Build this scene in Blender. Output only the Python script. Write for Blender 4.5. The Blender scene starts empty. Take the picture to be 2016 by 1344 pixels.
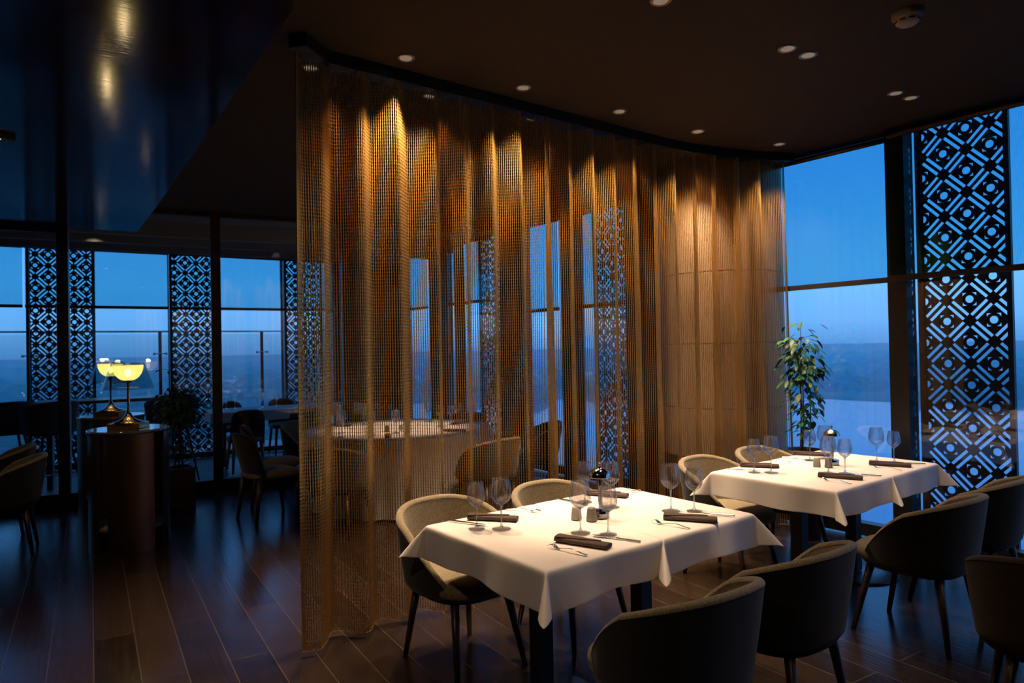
import bpy, math, random
import numpy as np
from mathutils import Vector, Matrix
random.seed(7)
PI = math.pi
sc = bpy.context.scene
COL = sc.collection

# ------------------------------------------------------------------ camera
cam_d = bpy.data.cameras.new('camera')
cam = bpy.data.objects.new('camera', cam_d); COL.objects.link(cam)
cam_d.sensor_width = 36; cam_d.lens = 24.0; cam_d.clip_start = .05; cam_d.clip_end = 20000
EYE = 1.585
yaw, pitch, roll = math.radians(37.24), math.radians(.624), math.radians(-1.089)
fw = Vector((math.sin(yaw)*math.cos(pitch), math.cos(yaw)*math.cos(pitch), math.sin(pitch)))
rt = Vector((math.cos(yaw), -math.sin(yaw), 0)); up = rt.cross(fw)
r2 = rt*math.cos(roll)+up*math.sin(roll); u2 = -rt*math.sin(roll)+up*math.cos(roll)
cam.matrix_world = Matrix(((r2.x, u2.x, -fw.x, 0), (r2.y, u2.y, -fw.y, 0), (r2.z, u2.z, -fw.z, EYE), (0, 0, 0, 1)))
cam_d.dof.use_dof = True; cam_d.dof.focus_distance = 3.3; cam_d.dof.aperture_fstop = 3.5
sc.camera = cam
# ------------------------------------------------------------------ world (blue hour sky)
w = bpy.data.worlds.new('dusk_sky'); sc.world = w; w.use_nodes = True
nt = w.node_tree; nt.nodes.clear()
wo = nt.nodes.new('ShaderNodeOutputWorld'); bg = nt.nodes.new('ShaderNodeBackground')
tc = nt.nodes.new('ShaderNodeTexCoord'); sx = nt.nodes.new('ShaderNodeSeparateXYZ')
cr = nt.nodes.new('ShaderNodeValToRGB')
nt.links.new(tc.outputs['Generated'], sx.inputs[0]); nt.links.new(sx.outputs['Z'], cr.inputs[0])
e = cr.color_ramp.elements
e[0].position = 0.0; e[0].color = (.062, .215, .52, 1)
e[1].position = 1.0; e[1].color = (.035, .18, .55, 1)
for p_, c_ in ((.03, (.10, .31, .67)), (.09, (.115, .38, .84)), (.22, (.07, .30, .80)), (.5, (.045, .22, .66))):
    n_ = e.new(p_); n_.color = c_+(1,)
nt.links.new(cr.outputs[0], bg.inputs[0]); bg.inputs[1].default_value = 1.85
nt.links.new(bg.outputs[0], wo.inputs[0])
# ------------------------------------------------------------------ colour management
vs = sc.view_settings
vs.view_transform = 'Standard'; vs.look = 'None'; vs.gamma = 1; vs.exposure = 0.0; vs.use_curve_mapping = False
sc.cycles.max_bounces = 12; sc.cycles.transparent_max_bounces = 24
sc.cycles.diffuse_bounces = 3; sc.cycles.glossy_bounces = 4; sc.cycles.transmission_bounces = 8
sc.cycles.sample_clamp_indirect = 4.0
sc.cycles.caustics_reflective = False; sc.cycles.caustics_refractive = False
sc.cycles.use_denoising = True

WARM = (1.0, .71, .45)
def spot(name, loc, power, cone, blend=.5, target=None, col=WARM, size=.03):
    l = bpy.data.lights.new(name, 'SPOT'); l.energy = power; l.spot_size = math.radians(cone); l.spot_blend = blend
    l.color = col; l.shadow_soft_size = size
    o = bpy.data.objects.new(name, l); COL.objects.link(o); o.location = loc
    if target is not None:
        d = Vector(target)-Vector(loc); o.rotation_euler = d.to_track_quat('-Z', 'Y').to_euler()
    return o
CEIL = 3.24
FRONT_DL = [(1.87, 3.40), (2.69, 3.37), (3.52, 3.33), (4.35, 3.30), (5.20, 3.13)]
BACK_DL = [(1.48, 3.83), (2.27, 3.82), (3.10, 3.79), (3.92, 3.76), (4.76, 3.74)]
PAIR_DL = [(3.56, 2.08), (3.74, 2.06), (4.80, 2.04), (4.98, 2.02)]
EXTRA_DL = [(2.56, 2.14), (2.38, 2.16), (3.5, .2), (1.3, .1), (4.6, -1.2), (2.6, -1.8)]
for x, y in FRONT_DL: spot('downlight_beam', (x, y, CEIL-.03), 225, 84, .9, (x, y+.14, 0))
for x, y in BACK_DL: spot('downlight_beam', (x, y, CEIL-.03), 270, 80, .9, (x, y-.05, 0))
# the twin recessed spots above the tables are tilted on to the cloths
spot('table_beam', (2.56, 2.14, CEIL-.03), 210, 34, .9, (2.42, 2.33, .76))
spot('table_beam', (2.38, 2.16, CEIL-.03), 82, 84, .8, (2.05, 2.45, .76))
spot('table_beam', (3.56, 2.08, CEIL-.03), 85, 70, .8, (4.1, 2.4, .76))
spot('table_beam', (4.80, 2.04, CEIL-.03), 66, 62, .8, (4.6, 2.4, .76))
ROUND = (3.43, 6.56)
spot('round_table_beam', (3.43, 6.5, CEIL-.03), 230, 41, .6, (3.43, 6.56, .7))
for x, y in ((1.3, .1), (3.5, .2), (4.6, -1.2)): spot('downlight_beam', (x, y, CEIL-.03), 16, 110, .8, (x, y+.6, 0))  # added warm fill from unseen ceiling fittings beside the camera
spot('downlight_beam', (-.35, 1.7, 2.94), 36, 50, .9, (1.6, 2.4, .72))  # added unseen source, lifts the left side of the near cloth
spot('column_beam', (4.72, 3.9, CEIL-.03), 60, 70, .8, (5.1, 3.95, 1.2))

# ================================================================== materials
def nodes(name):
    m = bpy.data.materials.new(name); m.use_nodes = True
    t = m.node_tree; t.nodes.clear()
    return m, t, t.nodes.new('ShaderNodeOutputMaterial')
def pm(name, col, rough=.5, metal=0, noise=0, scale=40, bump=0, spec=.5, emit=None, estr=0, stretch=None):
    m, t, out = nodes(name)
    b = t.nodes.new('ShaderNodeBsdfPrincipled')
    b.inputs['Base Color'].default_value = tuple(col)+(1,)
    b.inputs['Roughness'].default_value = rough; b.inputs['Metallic'].default_value = metal
    b.inputs['Specular IOR Level'].default_value = spec
    if emit: b.inputs['Emission Color'].default_value = tuple(emit)+(1,); b.inputs['Emission Strength'].default_value = estr
    if noise or bump:
        tc = t.nodes.new('ShaderNodeTexCoord'); mp = t.nodes.new('ShaderNodeMapping')
        if stretch: mp.inputs['Scale'].default_value = stretch
        nz = t.nodes.new('ShaderNodeTexNoise'); nz.inputs['Scale'].default_value = scale; nz.inputs['Detail'].default_value = 4
        t.links.new(tc.outputs['Object'], mp.inputs[0]); t.links.new(mp.outputs[0], nz.inputs['Vector'])
        if noise:
            mx = t.nodes.new('ShaderNodeMix'); mx.data_type = 'RGBA'
            rp = t.nodes.new('ShaderNodeValToRGB'); rp.color_ramp.elements[0].position = .35; rp.color_ramp.elements[1].position = .65
            t.links.new(nz.outputs['Fac'], rp.inputs[0]); t.links.new(rp.outputs[0], mx.inputs[0])
            mx.inputs[6].default_value = tuple(c*(1-noise) for c in col)+(1,)
            mx.inputs[7].default_value = tuple(min(1, c*(1+noise)) for c in col)+(1,)
            t.links.new(mx.outputs[2], b.inputs['Base Color'])
        if bump:
            bp = t.nodes.new('ShaderNodeBump'); bp.inputs['Strength'].default_value = bump; bp.inputs['Distance'].default_value = .002
            t.links.new(nz.outputs['Fac'], bp.inputs['Height']); t.links.new(bp.outputs[0], b.inputs['Normal'])
    t.links.new(b.outputs[0], out.inputs[0])
    return m
def two_sided_fresnel(t, ior):
    """same reflectance from either face of a thin pane"""
    fr = t.nodes.new('ShaderNodeFresnel'); g = t.nodes.new('ShaderNodeNewGeometry'); m = t.nodes.new('ShaderNodeMath'); m.operation = 'MULTIPLY_ADD'
    t.links.new(g.outputs['Backfacing'], m.inputs[0]); m.inputs[1].default_value = 1/ior-ior; m.inputs[2].default_value = ior
    t.links.new(m.outputs[0], fr.inputs[0]); return fr
def pane_mat(name, tint=(.93, .96, .97), ior=1.5, rough=0.0, gain=1.0):
    m, t, out = nodes(name)
    tr = t.nodes.new('ShaderNodeBsdfTransparent'); tr.inputs[0].default_value = tuple(tint)+(1,)
    gl = t.nodes.new('ShaderNodeBsdfGlossy'); gl.inputs['Roughness'].default_value = rough
    gl.inputs['Color'].default_value = (gain, gain, gain, 1)
    fr = two_sided_fresnel(t, ior)
    mx = t.nodes.new('ShaderNodeMixShader')
    t.links.new(fr.outputs[0], mx.inputs[0]); t.links.new(tr.outputs[0], mx.inputs[1]); t.links.new(gl.outputs[0], mx.inputs[2])
    t.links.new(mx.outputs[0], out.inputs[0])
    return m
def crystal_mat(refr=0.0):
    m, t, out = nodes('crystal_bowl')
    tr = t.nodes.new('ShaderNodeBsdfTransparent')
    gl = t.nodes.new('ShaderNodeBsdfGlossy'); gl.inputs['Roughness'].default_value = .02
    lw = t.nodes.new('ShaderNodeLayerWeight'); lw.inputs[0].default_value = .25
    cr = t.nodes.new('ShaderNodeValToRGB')
    cr.color_ramp.elements[0].position = .45; cr.color_ramp.elements[0].color = (.985, .985, .985, 1)
    cr.color_ramp.elements[1].position = 1.0; cr.color_ramp.elements[1].color = (.62, .62, .64, 1)
    t.links.new(lw.outputs['Facing'], cr.inputs[0]); t.links.new(cr.outputs[0], tr.inputs[0])
    fr = two_sided_fresnel(t, 1.6)
    mx = t.nodes.new('ShaderNodeMixShader')
    t.links.new(fr.outputs[0], mx.inputs[0]); t.links.new(tr.outputs[0], mx.inputs[1]); t.links.new(gl.outputs[0], mx.inputs[2])
    if refr:
        g = t.nodes.new('ShaderNodeBsdfGlass'); g.inputs['IOR'].default_value = 1.45; g.inputs['Roughness'].default_value = 0
        m2 = t.nodes.new('ShaderNodeMixShader'); m2.inputs[0].default_value = refr
        t.links.new(mx.outputs[0], m2.inputs[1]); t.links.new(g.outputs[0], m2.inputs[2]); mx = m2
    t.links.new(mx.outputs[0], out.inputs[0])
    return m
def solid_glass():
    m, t, out = nodes('crystal_stem')
    g = t.nodes.new('ShaderNodeBsdfGlass'); g.inputs['IOR'].default_value = 1.5; g.inputs['Roughness'].default_value = .0
    tr = t.nodes.new('ShaderNodeBsdfTransparent'); mx = t.nodes.new('ShaderNodeMixShader'); mx.inputs[0].default_value = .55
    t.links.new(g.outputs[0], mx.inputs[1]); t.links.new(tr.outputs[0], mx.inputs[2]); t.links.new(mx.outputs[0], out.inputs[0])
    return m
def plank_mat(name, ang, wid, c1, c2, rough, seam=(.004, .004, .004), bump=.4, length=1.9, rvar=.12, spec=.5):
    """long boards running along direction `ang` (degrees from +Y toward +X)"""
    m, t, out = nodes(name)
    b = t.nodes.new('ShaderNodeBsdfPrincipled'); b.inputs['Specular IOR Level'].default_value = spec
    tc = t.nodes.new('ShaderNodeTexCoord'); mp = t.nodes.new('ShaderNodeMapping')
    mp.inputs['Rotation'].default_value = (0, 0, math.radians(90+ang))
    t.links.new(tc.outputs['Object'], mp.inputs[0])
    br = t.nodes.new('ShaderNodeTexBrick')
    br.inputs['Scale'].default_value = 1; br.inputs['Brick Width'].default_value = length; br.inputs['Row Height'].default_value = wid
    br.inputs['Mortar Size'].default_value = .003; br.inputs['Mortar Smooth'].default_value = .2; br.offset = .37
    br.inputs['Color1'].default_value = (0, 0, 0, 1); br.inputs['Color2'].default_value = (1, 1, 1, 1)
    br.inputs['Mortar'].default_value = (.5, .5, .5, 1)
    t.links.new(mp.outputs[0], br.inputs['Vector'])
    m2 = t.nodes.new('ShaderNodeMapping'); m2.inputs['Scale'].default_value = (3, 60, 1)
    t.links.new(mp.outputs[0], m2.inputs[0])
    nz = t.nodes.new('ShaderNodeTexNoise'); nz.inputs['Scale'].default_value = 1.0; nz.inputs['Detail'].default_value = 6; nz.inputs['Distortion'].default_value = 1.2
    t.links.new(m2.outputs[0], nz.inputs['Vector'])
    ad = t.nodes.new('ShaderNodeMath'); ad.operation = 'MULTIPLY_ADD'; ad.inputs[1].default_value = .45
    t.links.new(br.outputs['Color'], ad.inputs[0]); 
    sc_ = t.nodes.new('ShaderNodeMath'); sc_.operation = 'MULTIPLY'; sc_.inputs[1].default_value = .6
    t.links.new(nz.outputs['Fac'], sc_.inputs[0]); t.links.new(sc_.outputs[0], ad.inputs[2])
    mx = t.nodes.new('ShaderNodeMix'); mx.data_type = 'RGBA'
    mx.inputs[6].default_value = tuple(c1)+(1,); mx.inputs[7].default_value = tuple(c2)+(1,)
    t.links.new(ad.outputs[0], mx.inputs[0])
    m3 = t.nodes.new('ShaderNodeMix'); m3.data_type = 'RGBA'; m3.inputs[7].default_value = tuple(seam)+(1,)
    t.links.new(br.outputs['Fac'], m3.inputs[0]); t.links.new(mx.outputs[2], m3.inputs[6])
    t.links.new(m3.outputs[2], b.inputs['Base Color'])
    rr = t.nodes.new('ShaderNodeMath'); rr.operation = 'MULTIPLY_ADD'; rr.inputs[1].default_value = rvar; rr.inputs[2].default_value = rough
    t.links.new(nz.outputs['Fac'], rr.inputs[0]); t.links.new(rr.outputs[0], b.inputs['Roughness'])
    hs = t.nodes.new('ShaderNodeMath'); hs.operation = 'SUBTRACT'
    t.links.new(sc_.outputs[0], hs.inputs[0]); t.links.new(br.outputs['Fac'], hs.inputs[1])
    bp = t.nodes.new('ShaderNodeBump'); bp.inputs['Strength'].default_value = bump; bp.inputs['Distance'].default_value = .0015
    t.links.new(hs.outputs[0], bp.inputs['Height']); t.links.new(bp.outputs[0], b.inputs['Normal'])
    t.links.new(b.outputs[0], out.inputs[0])
    return m
def M_(t, op, a, b=None, c=None):
    n = t.nodes.new('ShaderNodeMath'); n.operation = op
    for i, v in enumerate((a, b, c)):
        if v is None: continue
        if isinstance(v, (int, float)): n.inputs[i].default_value = v
        else: t.links.new(v, n.inputs[i])
    return n.outputs[0]
def screen_mat():
    """laser-cut sheet: dots, small corner wedges and paired diagonal slots (local X across, local Z up, metres)"""
    m, t, out = nodes('cut_metal_screen')
    tc = t.nodes.new('ShaderNodeTexCoord'); s = t.nodes.new('ShaderNodeSeparateXYZ'); t.links.new(tc.outputs['Object'], s.inputs[0])
    P = .308
    oi = t.nodes.new('ShaderNodeObjectInfo'); sc2 = t.nodes.new('ShaderNodeSeparateColor'); t.links.new(oi.outputs['Color'], sc2.inputs[0])
    # object colour: red = half width of the perforated field, green = where a row of dots sits (shifted by .5)
    u = M_(t, 'DIVIDE', M_(t, 'SUBTRACT', s.outputs['X'], M_(t, 'SUBTRACT', sc2.outputs[1], .5)), P); v = M_(t, 'DIVIDE', s.outputs['Z'], P*1.045)
    S = M_(t, 'ADD', u, v); T = M_(t, 'SUBTRACT', u, v)
    a = M_(t, 'ABSOLUTE', M_(t, 'SUBTRACT', S, M_(t, 'ROUND', S))); b = M_(t, 'ABSOLUTE', M_(t, 'SUBTRACT', T, M_(t, 'ROUND', T)))
    r = M_(t, 'SQRT', M_(t, 'ADD', M_(t, 'MULTIPLY', a, a), M_(t, 'MULTIPLY', b, b)))
    dot = M_(t, 'LESS_THAN', r, .125)
    wed = M_(t, 'MULTIPLY', M_(t, 'GREATER_THAN', r, .225), M_(t, 'LESS_THAN', M_(t, 'ADD', a, b), .300))
    def bar(p, q):
        return M_(t, 'MULTIPLY', M_(t, 'MULTIPLY', M_(t, 'GREATER_THAN', p, .355), M_(t, 'LESS_THAN', p, .453)), M_(t, 'LESS_THAN', q, .335))
    hole = M_(t, 'MAXIMUM', M_(t, 'MAXIMUM', dot, wed), M_(t, 'MAXIMUM', bar(a, b), bar(b, a)))
    hole = M_(t, 'MULTIPLY', hole, M_(t, 'LESS_THAN', M_(t, 'ABSOLUTE', s.outputs['X']), sc2.outputs[0]))
    tr = t.nodes.new('ShaderNodeBsdfTransparent')
    pb = t.nodes.new('ShaderNodeBsdfPrincipled'); pb.inputs['Base Color'].default_value = (.030, .022, .022, 1); pb.inputs['Roughness'].default_value = .55
    mx = t.nodes.new('ShaderNodeMixShader'); t.links.new(hole, mx.inputs[0]); t.links.new(pb.outputs[0], mx.inputs[1]); t.links.new(tr.outputs[0], mx.inputs[2])
    t.links.new(mx.outputs[0], out.inputs[0])
    return m
def shade_mat():
    m, t, out = nodes('screen_fabric')
    tc = t.nodes.new('ShaderNodeTexCoord'); s = t.nodes.new('ShaderNodeSeparateXYZ'); t.links.new(tc.outputs['Object'], s.inputs[0])
    a = M_(t, 'SINE', M_(t, 'MULTIPLY', s.outputs['X'], 2*PI/.0042))
    b = M_(t, 'SINE', M_(t, 'MULTIPLY', s.outputs['Z'], 2*PI/.0042))
    k = M_(t, 'MULTIPLY_ADD', M_(t, 'ADD', a, M_(t, 'MULTIPLY', b, .3)), .14, .70)
    cc = t.nodes.new('ShaderNodeCombineColor')
    for i, f in enumerate((.60, .90, .95)): t.links.new(M_(t, 'MULTIPLY', k, f*1.35), cc.inputs[i])
    tr = t.nodes.new('ShaderNodeBsdfTransparent'); t.links.new(cc.outputs[0], tr.inputs[0])
    df = t.nodes.new('ShaderNodeBsdfDiffuse'); df.inputs[0].default_value = (.05, .05, .055, 1)
    mx = t.nodes.new('ShaderNodeMixShader'); mx.inputs[0].default_value = .12
    t.links.new(tr.outputs[0], mx.inputs[1]); t.links.new(df.outputs[0], mx.inputs[2]); t.links.new(mx.outputs[0], out.inputs[0])
    return m
def tweed_mat(name, c1, c2, scale=420):
    m, t, out = nodes(name)
    b = t.nodes.new('ShaderNodeBsdfPrincipled'); b.inputs['Roughness'].default_value = .95; b.inputs['Specular IOR Level'].default_value = .15
    b.inputs['Sheen Weight'].default_value = .25
    tc = t.nodes.new('ShaderNodeTexCoord')
    vo = t.nodes.new('ShaderNodeTexVoronoi'); vo.inputs['Scale'].default_value = scale; t.links.new(tc.outputs['Object'], vo.inputs['Vector'])
    nz = t.nodes.new('ShaderNodeTexNoise'); nz.inputs['Scale'].default_value = 160; nz.inputs['Detail'].default_value = 3; t.links.new(tc.outputs['Object'], nz.inputs['Vector'])
    sp = t.nodes.new('ShaderNodeSeparateColor'); t.links.new(vo.outputs['Color'], sp.inputs[0])
    f = M_(t, 'ADD', M_(t, 'MULTIPLY', sp.outputs[0], .6), M_(t, 'MULTIPLY', M_(t, 'SUBTRACT', nz.outputs['Fac'], .3), .9))
    mx = t.nodes.new('ShaderNodeMix'); mx.data_type = 'RGBA'; t.links.new(f, mx.inputs[0])
    mx.inputs[6].default_value = tuple(c1)+(1,); mx.inputs[7].default_value = tuple(c2)+(1,)
    t.links.new(mx.outputs[2], b.inputs['Base Color'])
    bp = t.nodes.new('ShaderNodeBump'); bp.inputs['Strength'].default_value = .5; bp.inputs['Distance'].default_value = .001
    t.links.new(f, bp.inputs['Height']); t.links.new(bp.outputs[0], b.inputs['Normal'])
    t.links.new(b.outputs[0], out.inputs[0])
    return m

FLOOR = plank_mat('dark_oak_floor', 5.5, .20, (.004, .003, .0025), (.040, .025, .018), .14, (.07, .05, .035), .6)
DECK = plank_mat('terrace_boards', 90, .14, (.05, .055, .06), (.10, .11, .12), .35, (.01, .01, .01), .3)
LACQ = plank_mat('lacquered_ceiling_boards', 96, .62, (.012, .004, .002), (.035, .011, .005), .09, (.0, .0, .0), .25, 30, .05, .8)
MATTE = pm('matte_black_plaster', (.020, .013, .010), .85, noise=.1, scale=8)
DARKWALL = pm('dark_brown_wall', (.03, .02, .015), .6)
FRAME = pm('black_aluminium', (.010, .010, .011), .38)
BARM = pm('brown_hem_bar', (.025, .018, .018), .5)
GLASSP = pane_mat('window_glass', (.98, .99, .99), 2.0)
GLASSI = pane_mat('partition_glass', (.96, .98, .98), 1.6)
SCREEN = screen_mat(); SHADE = shade_mat()
GOLD = pm('gold_anodised_chain', (.95, .54, .15), .30, .88)
CLAD = pm('pale_bronze_cladding', (.30, .21, .135), .42, .25, noise=.04, scale=3)
CLADD = pm('dark_plinth', (.03, .018, .01), .5)
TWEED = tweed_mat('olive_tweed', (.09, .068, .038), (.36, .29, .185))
TWEED_SHADED = tweed_mat('olive_tweed_shaded', (.011, .010, .009), (.034, .029, .024))  # same tweed as inside, with the shell's shade put into the colour
WOODL = pm('dark_walnut_leg', (.035, .015, .009), .38, noise=.3, scale=30, stretch=(1, 1, .2))
LINEN = pm('white_linen', (.76, .69, .65), .8, noise=.03, scale=5, bump=.15, spec=.2)
NAPK = pm('brown_napkin_cotton', (.085, .058, .048), .85, noise=.15, scale=300, bump=.3, spec=.2)
STEEL = pm('polished_steel', (.75, .72, .68), .16, 1.0)
CHROME = pm('chrome', (.72, .68, .66), .06, 1.0)
CRYS = crystal_mat(); STEMG = solid_glass(); BOWL = crystal_mat(.22); BOWL.name = 'crystal_bowl_glass'
CERW = pm('white_ceramic', (.62, .55, .47), .35)
CERG = pm('grey_ceramic', (.16, .135, .11), .45)
SATIN = pm('satin_bronze_drum', (.20, .13, .085), .30, .85, noise=.12, scale=2.2, stretch=(3, 3, .3))
DRUMTOP = pm('glossy_top', (.25, .22, .20), .08, .6)
BRASS = pm('brass_block', (.75, .45, .16), .25, .9)
def opal_mat():
    m, t, out = nodes('opal_glass')
    a = t.nodes.new('ShaderNodeBsdfTranslucent'); a.inputs[0].default_value = (.95, .74, .36, 1)
    b = t.nodes.new('ShaderNodeBsdfTransparent'); b.inputs[0].default_value = (1, .8, .45, 1)
    e_ = t.nodes.new('ShaderNodeEmission'); e_.inputs[0].default_value = (1, .66, .22, 1); e_.inputs[1].default_value = .24
    mx = t.nodes.new('ShaderNodeMixShader'); mx.inputs[0].default_value = .3
    ad = t.nodes.new('ShaderNodeAddShader')
    t.links.new(a.outputs[0], mx.inputs[1]); t.links.new(b.outputs[0], mx.inputs[2]); t.links.new(mx.outputs[0], ad.inputs[0]); t.links.new(e_.outputs[0], ad.inputs[1])
    t.links.new(ad.outputs[0], out.inputs[0]); return m
OPAL = opal_mat()
BULB = pm('bulb', (1, .9, .6), .4, emit=(1.0, .80, .42), estr=14)
LENS = pm('downlight_lens', (.5, .45, .4), .4, .2, emit=(1.0, .8, .6), estr=.15)
RIM = pm('downlight_rim', (.55, .5, .45), .3, .7)
PLAST = pm('cream_plastic', (.55, .42, .34), .5)
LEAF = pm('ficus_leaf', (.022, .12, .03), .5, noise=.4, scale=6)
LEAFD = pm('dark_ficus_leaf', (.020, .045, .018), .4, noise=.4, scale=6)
BARK = pm('bark', (.07, .05, .035), .8, noise=.3, scale=60)
POT = pm('dark_planter', (.020, .020, .022), .5)
SOIL = pm('soil', (.02, .012, .008), .95)
TABLEM = pm('black_table_steel', (.012, .012, .013), .35)
SHADEG = pane_mat('clear_shade_glass', (.62, .72, .72), 1.6)
BLUEF = tweed_mat('slate_fabric', (.035, .045, .07), (.10, .12, .16))

# ================================================================== mesh helpers
class MB:
    def __init__(s): s.v = []; s.f = []; s.sm = []
    def add(s, vs, fs, smooth=True):
        o = len(s.v); s.v += [tuple(v) for v in vs]; s.f += [tuple(i+o for i in f) for f in fs]; s.sm += [smooth]*len(fs); return s
    def box(s, c, d, rz=0, bev=0):
        hx, hy, hz = d[0]/2, d[1]/2, d[2]/2
        if bev <= 0:
            vs = [(x, y, z) for z in (-hz, hz) for y in (-hy, hy) for x in (-hx, hx)]
            fs = [(0, 2, 3, 1), (4, 5, 7, 6), (0, 1, 5, 4), (2, 6, 7, 3), (0, 4, 6, 2), (1, 3, 7, 5)]
        else:
            b = min(bev, hx*.9, hy*.9, hz*.9); vs = []; fs = []
            for z, i in ((-hz, b), (-hz+b, 0), (hz-b, 0), (hz, b)):
                q = []
                for sx_, sy_ in ((1, 1), (-1, 1), (-1, -1), (1, -1)):
                    X, Y = sx_*(hx-i), sy_*(hy-i); k = b if i == 0 else b*.35
                    p1 = (X, Y-sy_*k, z); p2 = (X-sx_*k, Y, z)
                    q += [p1, p2] if sx_*sy_ > 0 else [p2, p1]
                vs += q
            for r in range(3):
                for k in range(8):
                    fs.append((r*8+k, r*8+(k+1) % 8, r*8+8+(k+1) % 8, r*8+8+k))
            fs.append(tuple(range(7, -1, -1))); fs.append(tuple(range(24, 32)))
        c_, s_ = math.cos(rz), math.sin(rz)
        s.add([(c[0]+x*c_-y*s_, c[1]+x*s_+y*c_, c[2]+z) for x, y, z in vs], fs, False); return s
    def lathe(s, prof, n=24, c=(0, 0, 0), smooth=True, close=False):
        """prof: list of (r,z); None splits the shading"""
        runs = [[]]
        for p in prof:
            if p is None: runs.append([runs[-1][-1]])
            else: runs[-1].append(p)
        for run in runs:
            vs = []; fs = []
            for r, z in run:
                for k in range(n):
                    a = 2*PI*k/n; vs.append((c[0]+r*math.cos(a), c[1]+r*math.sin(a), c[2]+z))
            for i in range(len(run)-1):
                for k in range(n): fs.append((i*n+k, i*n+(k+1) % n, (i+1)*n+(k+1) % n, (i+1)*n+k))
            s.add(vs, fs, smooth)
        return s
    def tube(s, pts, rad, n=10, cap=True):
        pts = [Vector(p) for p in pts]; rr = rad if isinstance(rad, (list, tuple)) else [rad]*len(pts)
        vs = []; fs = []; up_ = None
        for i, p in enumerate(pts):
            d = (pts[min(i+1, len(pts)-1)]-pts[max(i-1, 0)]).normalized()
            if up_ is None: up_ = Vector((0, 0, 1)) if abs(d.z) < .9 else Vector((1, 0, 0))
            a = d.cross(up_).normalized(); b = a.cross(d).normalized(); up_ = b
            for k in range(n):
                t = 2*PI*k/n; vs.append(tuple(p+(a*math.cos(t)+b*math.sin(t))*rr[i]))
        for i in range(len(pts)-1):
            for k in range(n): fs.append((i*n+k, (i+1)*n+k, (i+1)*n+(k+1) % n, i*n+(k+1) % n))
        if cap: fs.append(tuple(range(n))); fs.append(tuple(reversed(range((len(pts)-1)*n, len(pts)*n))))
        s.add(vs, fs, True); return s
    def grid(s, P, smooth=True, wrap=False):
        """P[i][j] points"""
        n, m = len(P), len(P[0]); vs = [tuple(p) for r in P for p in r]; fs = []
        for i in range(n-1):
            for j in range(m if wrap else m-1): fs.append((i*m+j, i*m+(j+1) % m, (i+1)*m+(j+1) % m, (i+1)*m+j))
        s.add(vs, fs, smooth); return s
    def obj(s, name, mat, parent=None, loc=None, rz=0):
        me = bpy.data.meshes.new(name); me.from_pydata(s.v, [], s.f); me.validate()
        me.polygons.foreach_set('use_smooth', s.sm[:len(me.polygons)] if len(me.polygons) <= len(s.sm) else [False]*len(me.polygons))
        me.update()
        for mm in (mat if isinstance(mat, (list, tuple)) else [mat]): me.materials.append(mm)
        o = bpy.data.objects.new(name, me); COL.objects.link(o)
        if parent: o.parent = parent
        if loc: o.location = loc
        o.rotation_euler.z = rz
        return o
def solid_off(o, th):
    md = o.modifiers.new('thickness', 'SOLIDIFY'); md.thickness = th; md.offset = 0; return o
def tag(o, label=None, cat=None, group=None, kind=None):
    if label: o['label'] = label
    if cat: o['category'] = cat
    if group: o['group'] = group
    if kind: o['kind'] = kind
    return o
def empty(name, loc=(0, 0, 0), rz=0, label=None, cat=None, group=None):
    o = bpy.data.objects.new(name, None); COL.objects.link(o); o.location = loc; o.rotation_euler = (0, 0, rz); o.empty_display_size = .1
    return tag(o, label, cat, group)
def copy_tree(o, parent=None):
    c = o.copy(); COL.objects.link(c); c.parent = parent
    for ch in list(o.children): copy_tree(ch, c)
    return c
_used = set()
def place(proto, loc, rz, label, group=None, scale=None):
    if proto.name in _used: o = copy_tree(proto)
    else: o = proto; _used.add(proto.name)
    o.location = loc; o.rotation_euler = (0, 0, rz); o['label'] = label
    if scale: o.scale = (scale,)*3
    if group: o['group'] = group
    return o
def struct(name, mb, mat, parent=None, loc=None, rz=0):
    o = mb.obj(name, mat, parent, loc, rz)
    if not parent: o['kind'] = 'structure'
    return o

# ================================================================== room shell
WX = 5.65                                   # glass line of the right-hand window wall
def part_y(x): return 8.82-.2*x             # glass partition towards the back room
def fac_y(x): return 11.65-.1*x             # outer facade of the back room
def slab(pts, z0, z1):
    n = len(pts); vs = [(x, y, z0) for x, y in pts]+[(x, y, z1) for x, y in pts]
    fs = [tuple(reversed(range(n))), tuple(range(n, 2*n))]+[(i, (i+1) % n, n+(i+1) % n, n+i) for i in range(n)]
    return MB().add(vs, fs, False)
XL, YB = -5.0, -4.5
struct('floor', slab([(XL, YB), (WX+.05, YB), (WX+.05, part_y(WX)), (XL, part_y(XL))], -.2, 0), FLOOR)
struct('floor_back_room', slab([(XL, part_y(XL)), (WX+.05, part_y(WX)), (WX+.05, fac_y(WX)), (XL, fac_y(XL))], -.2, -.01), DECK)
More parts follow.
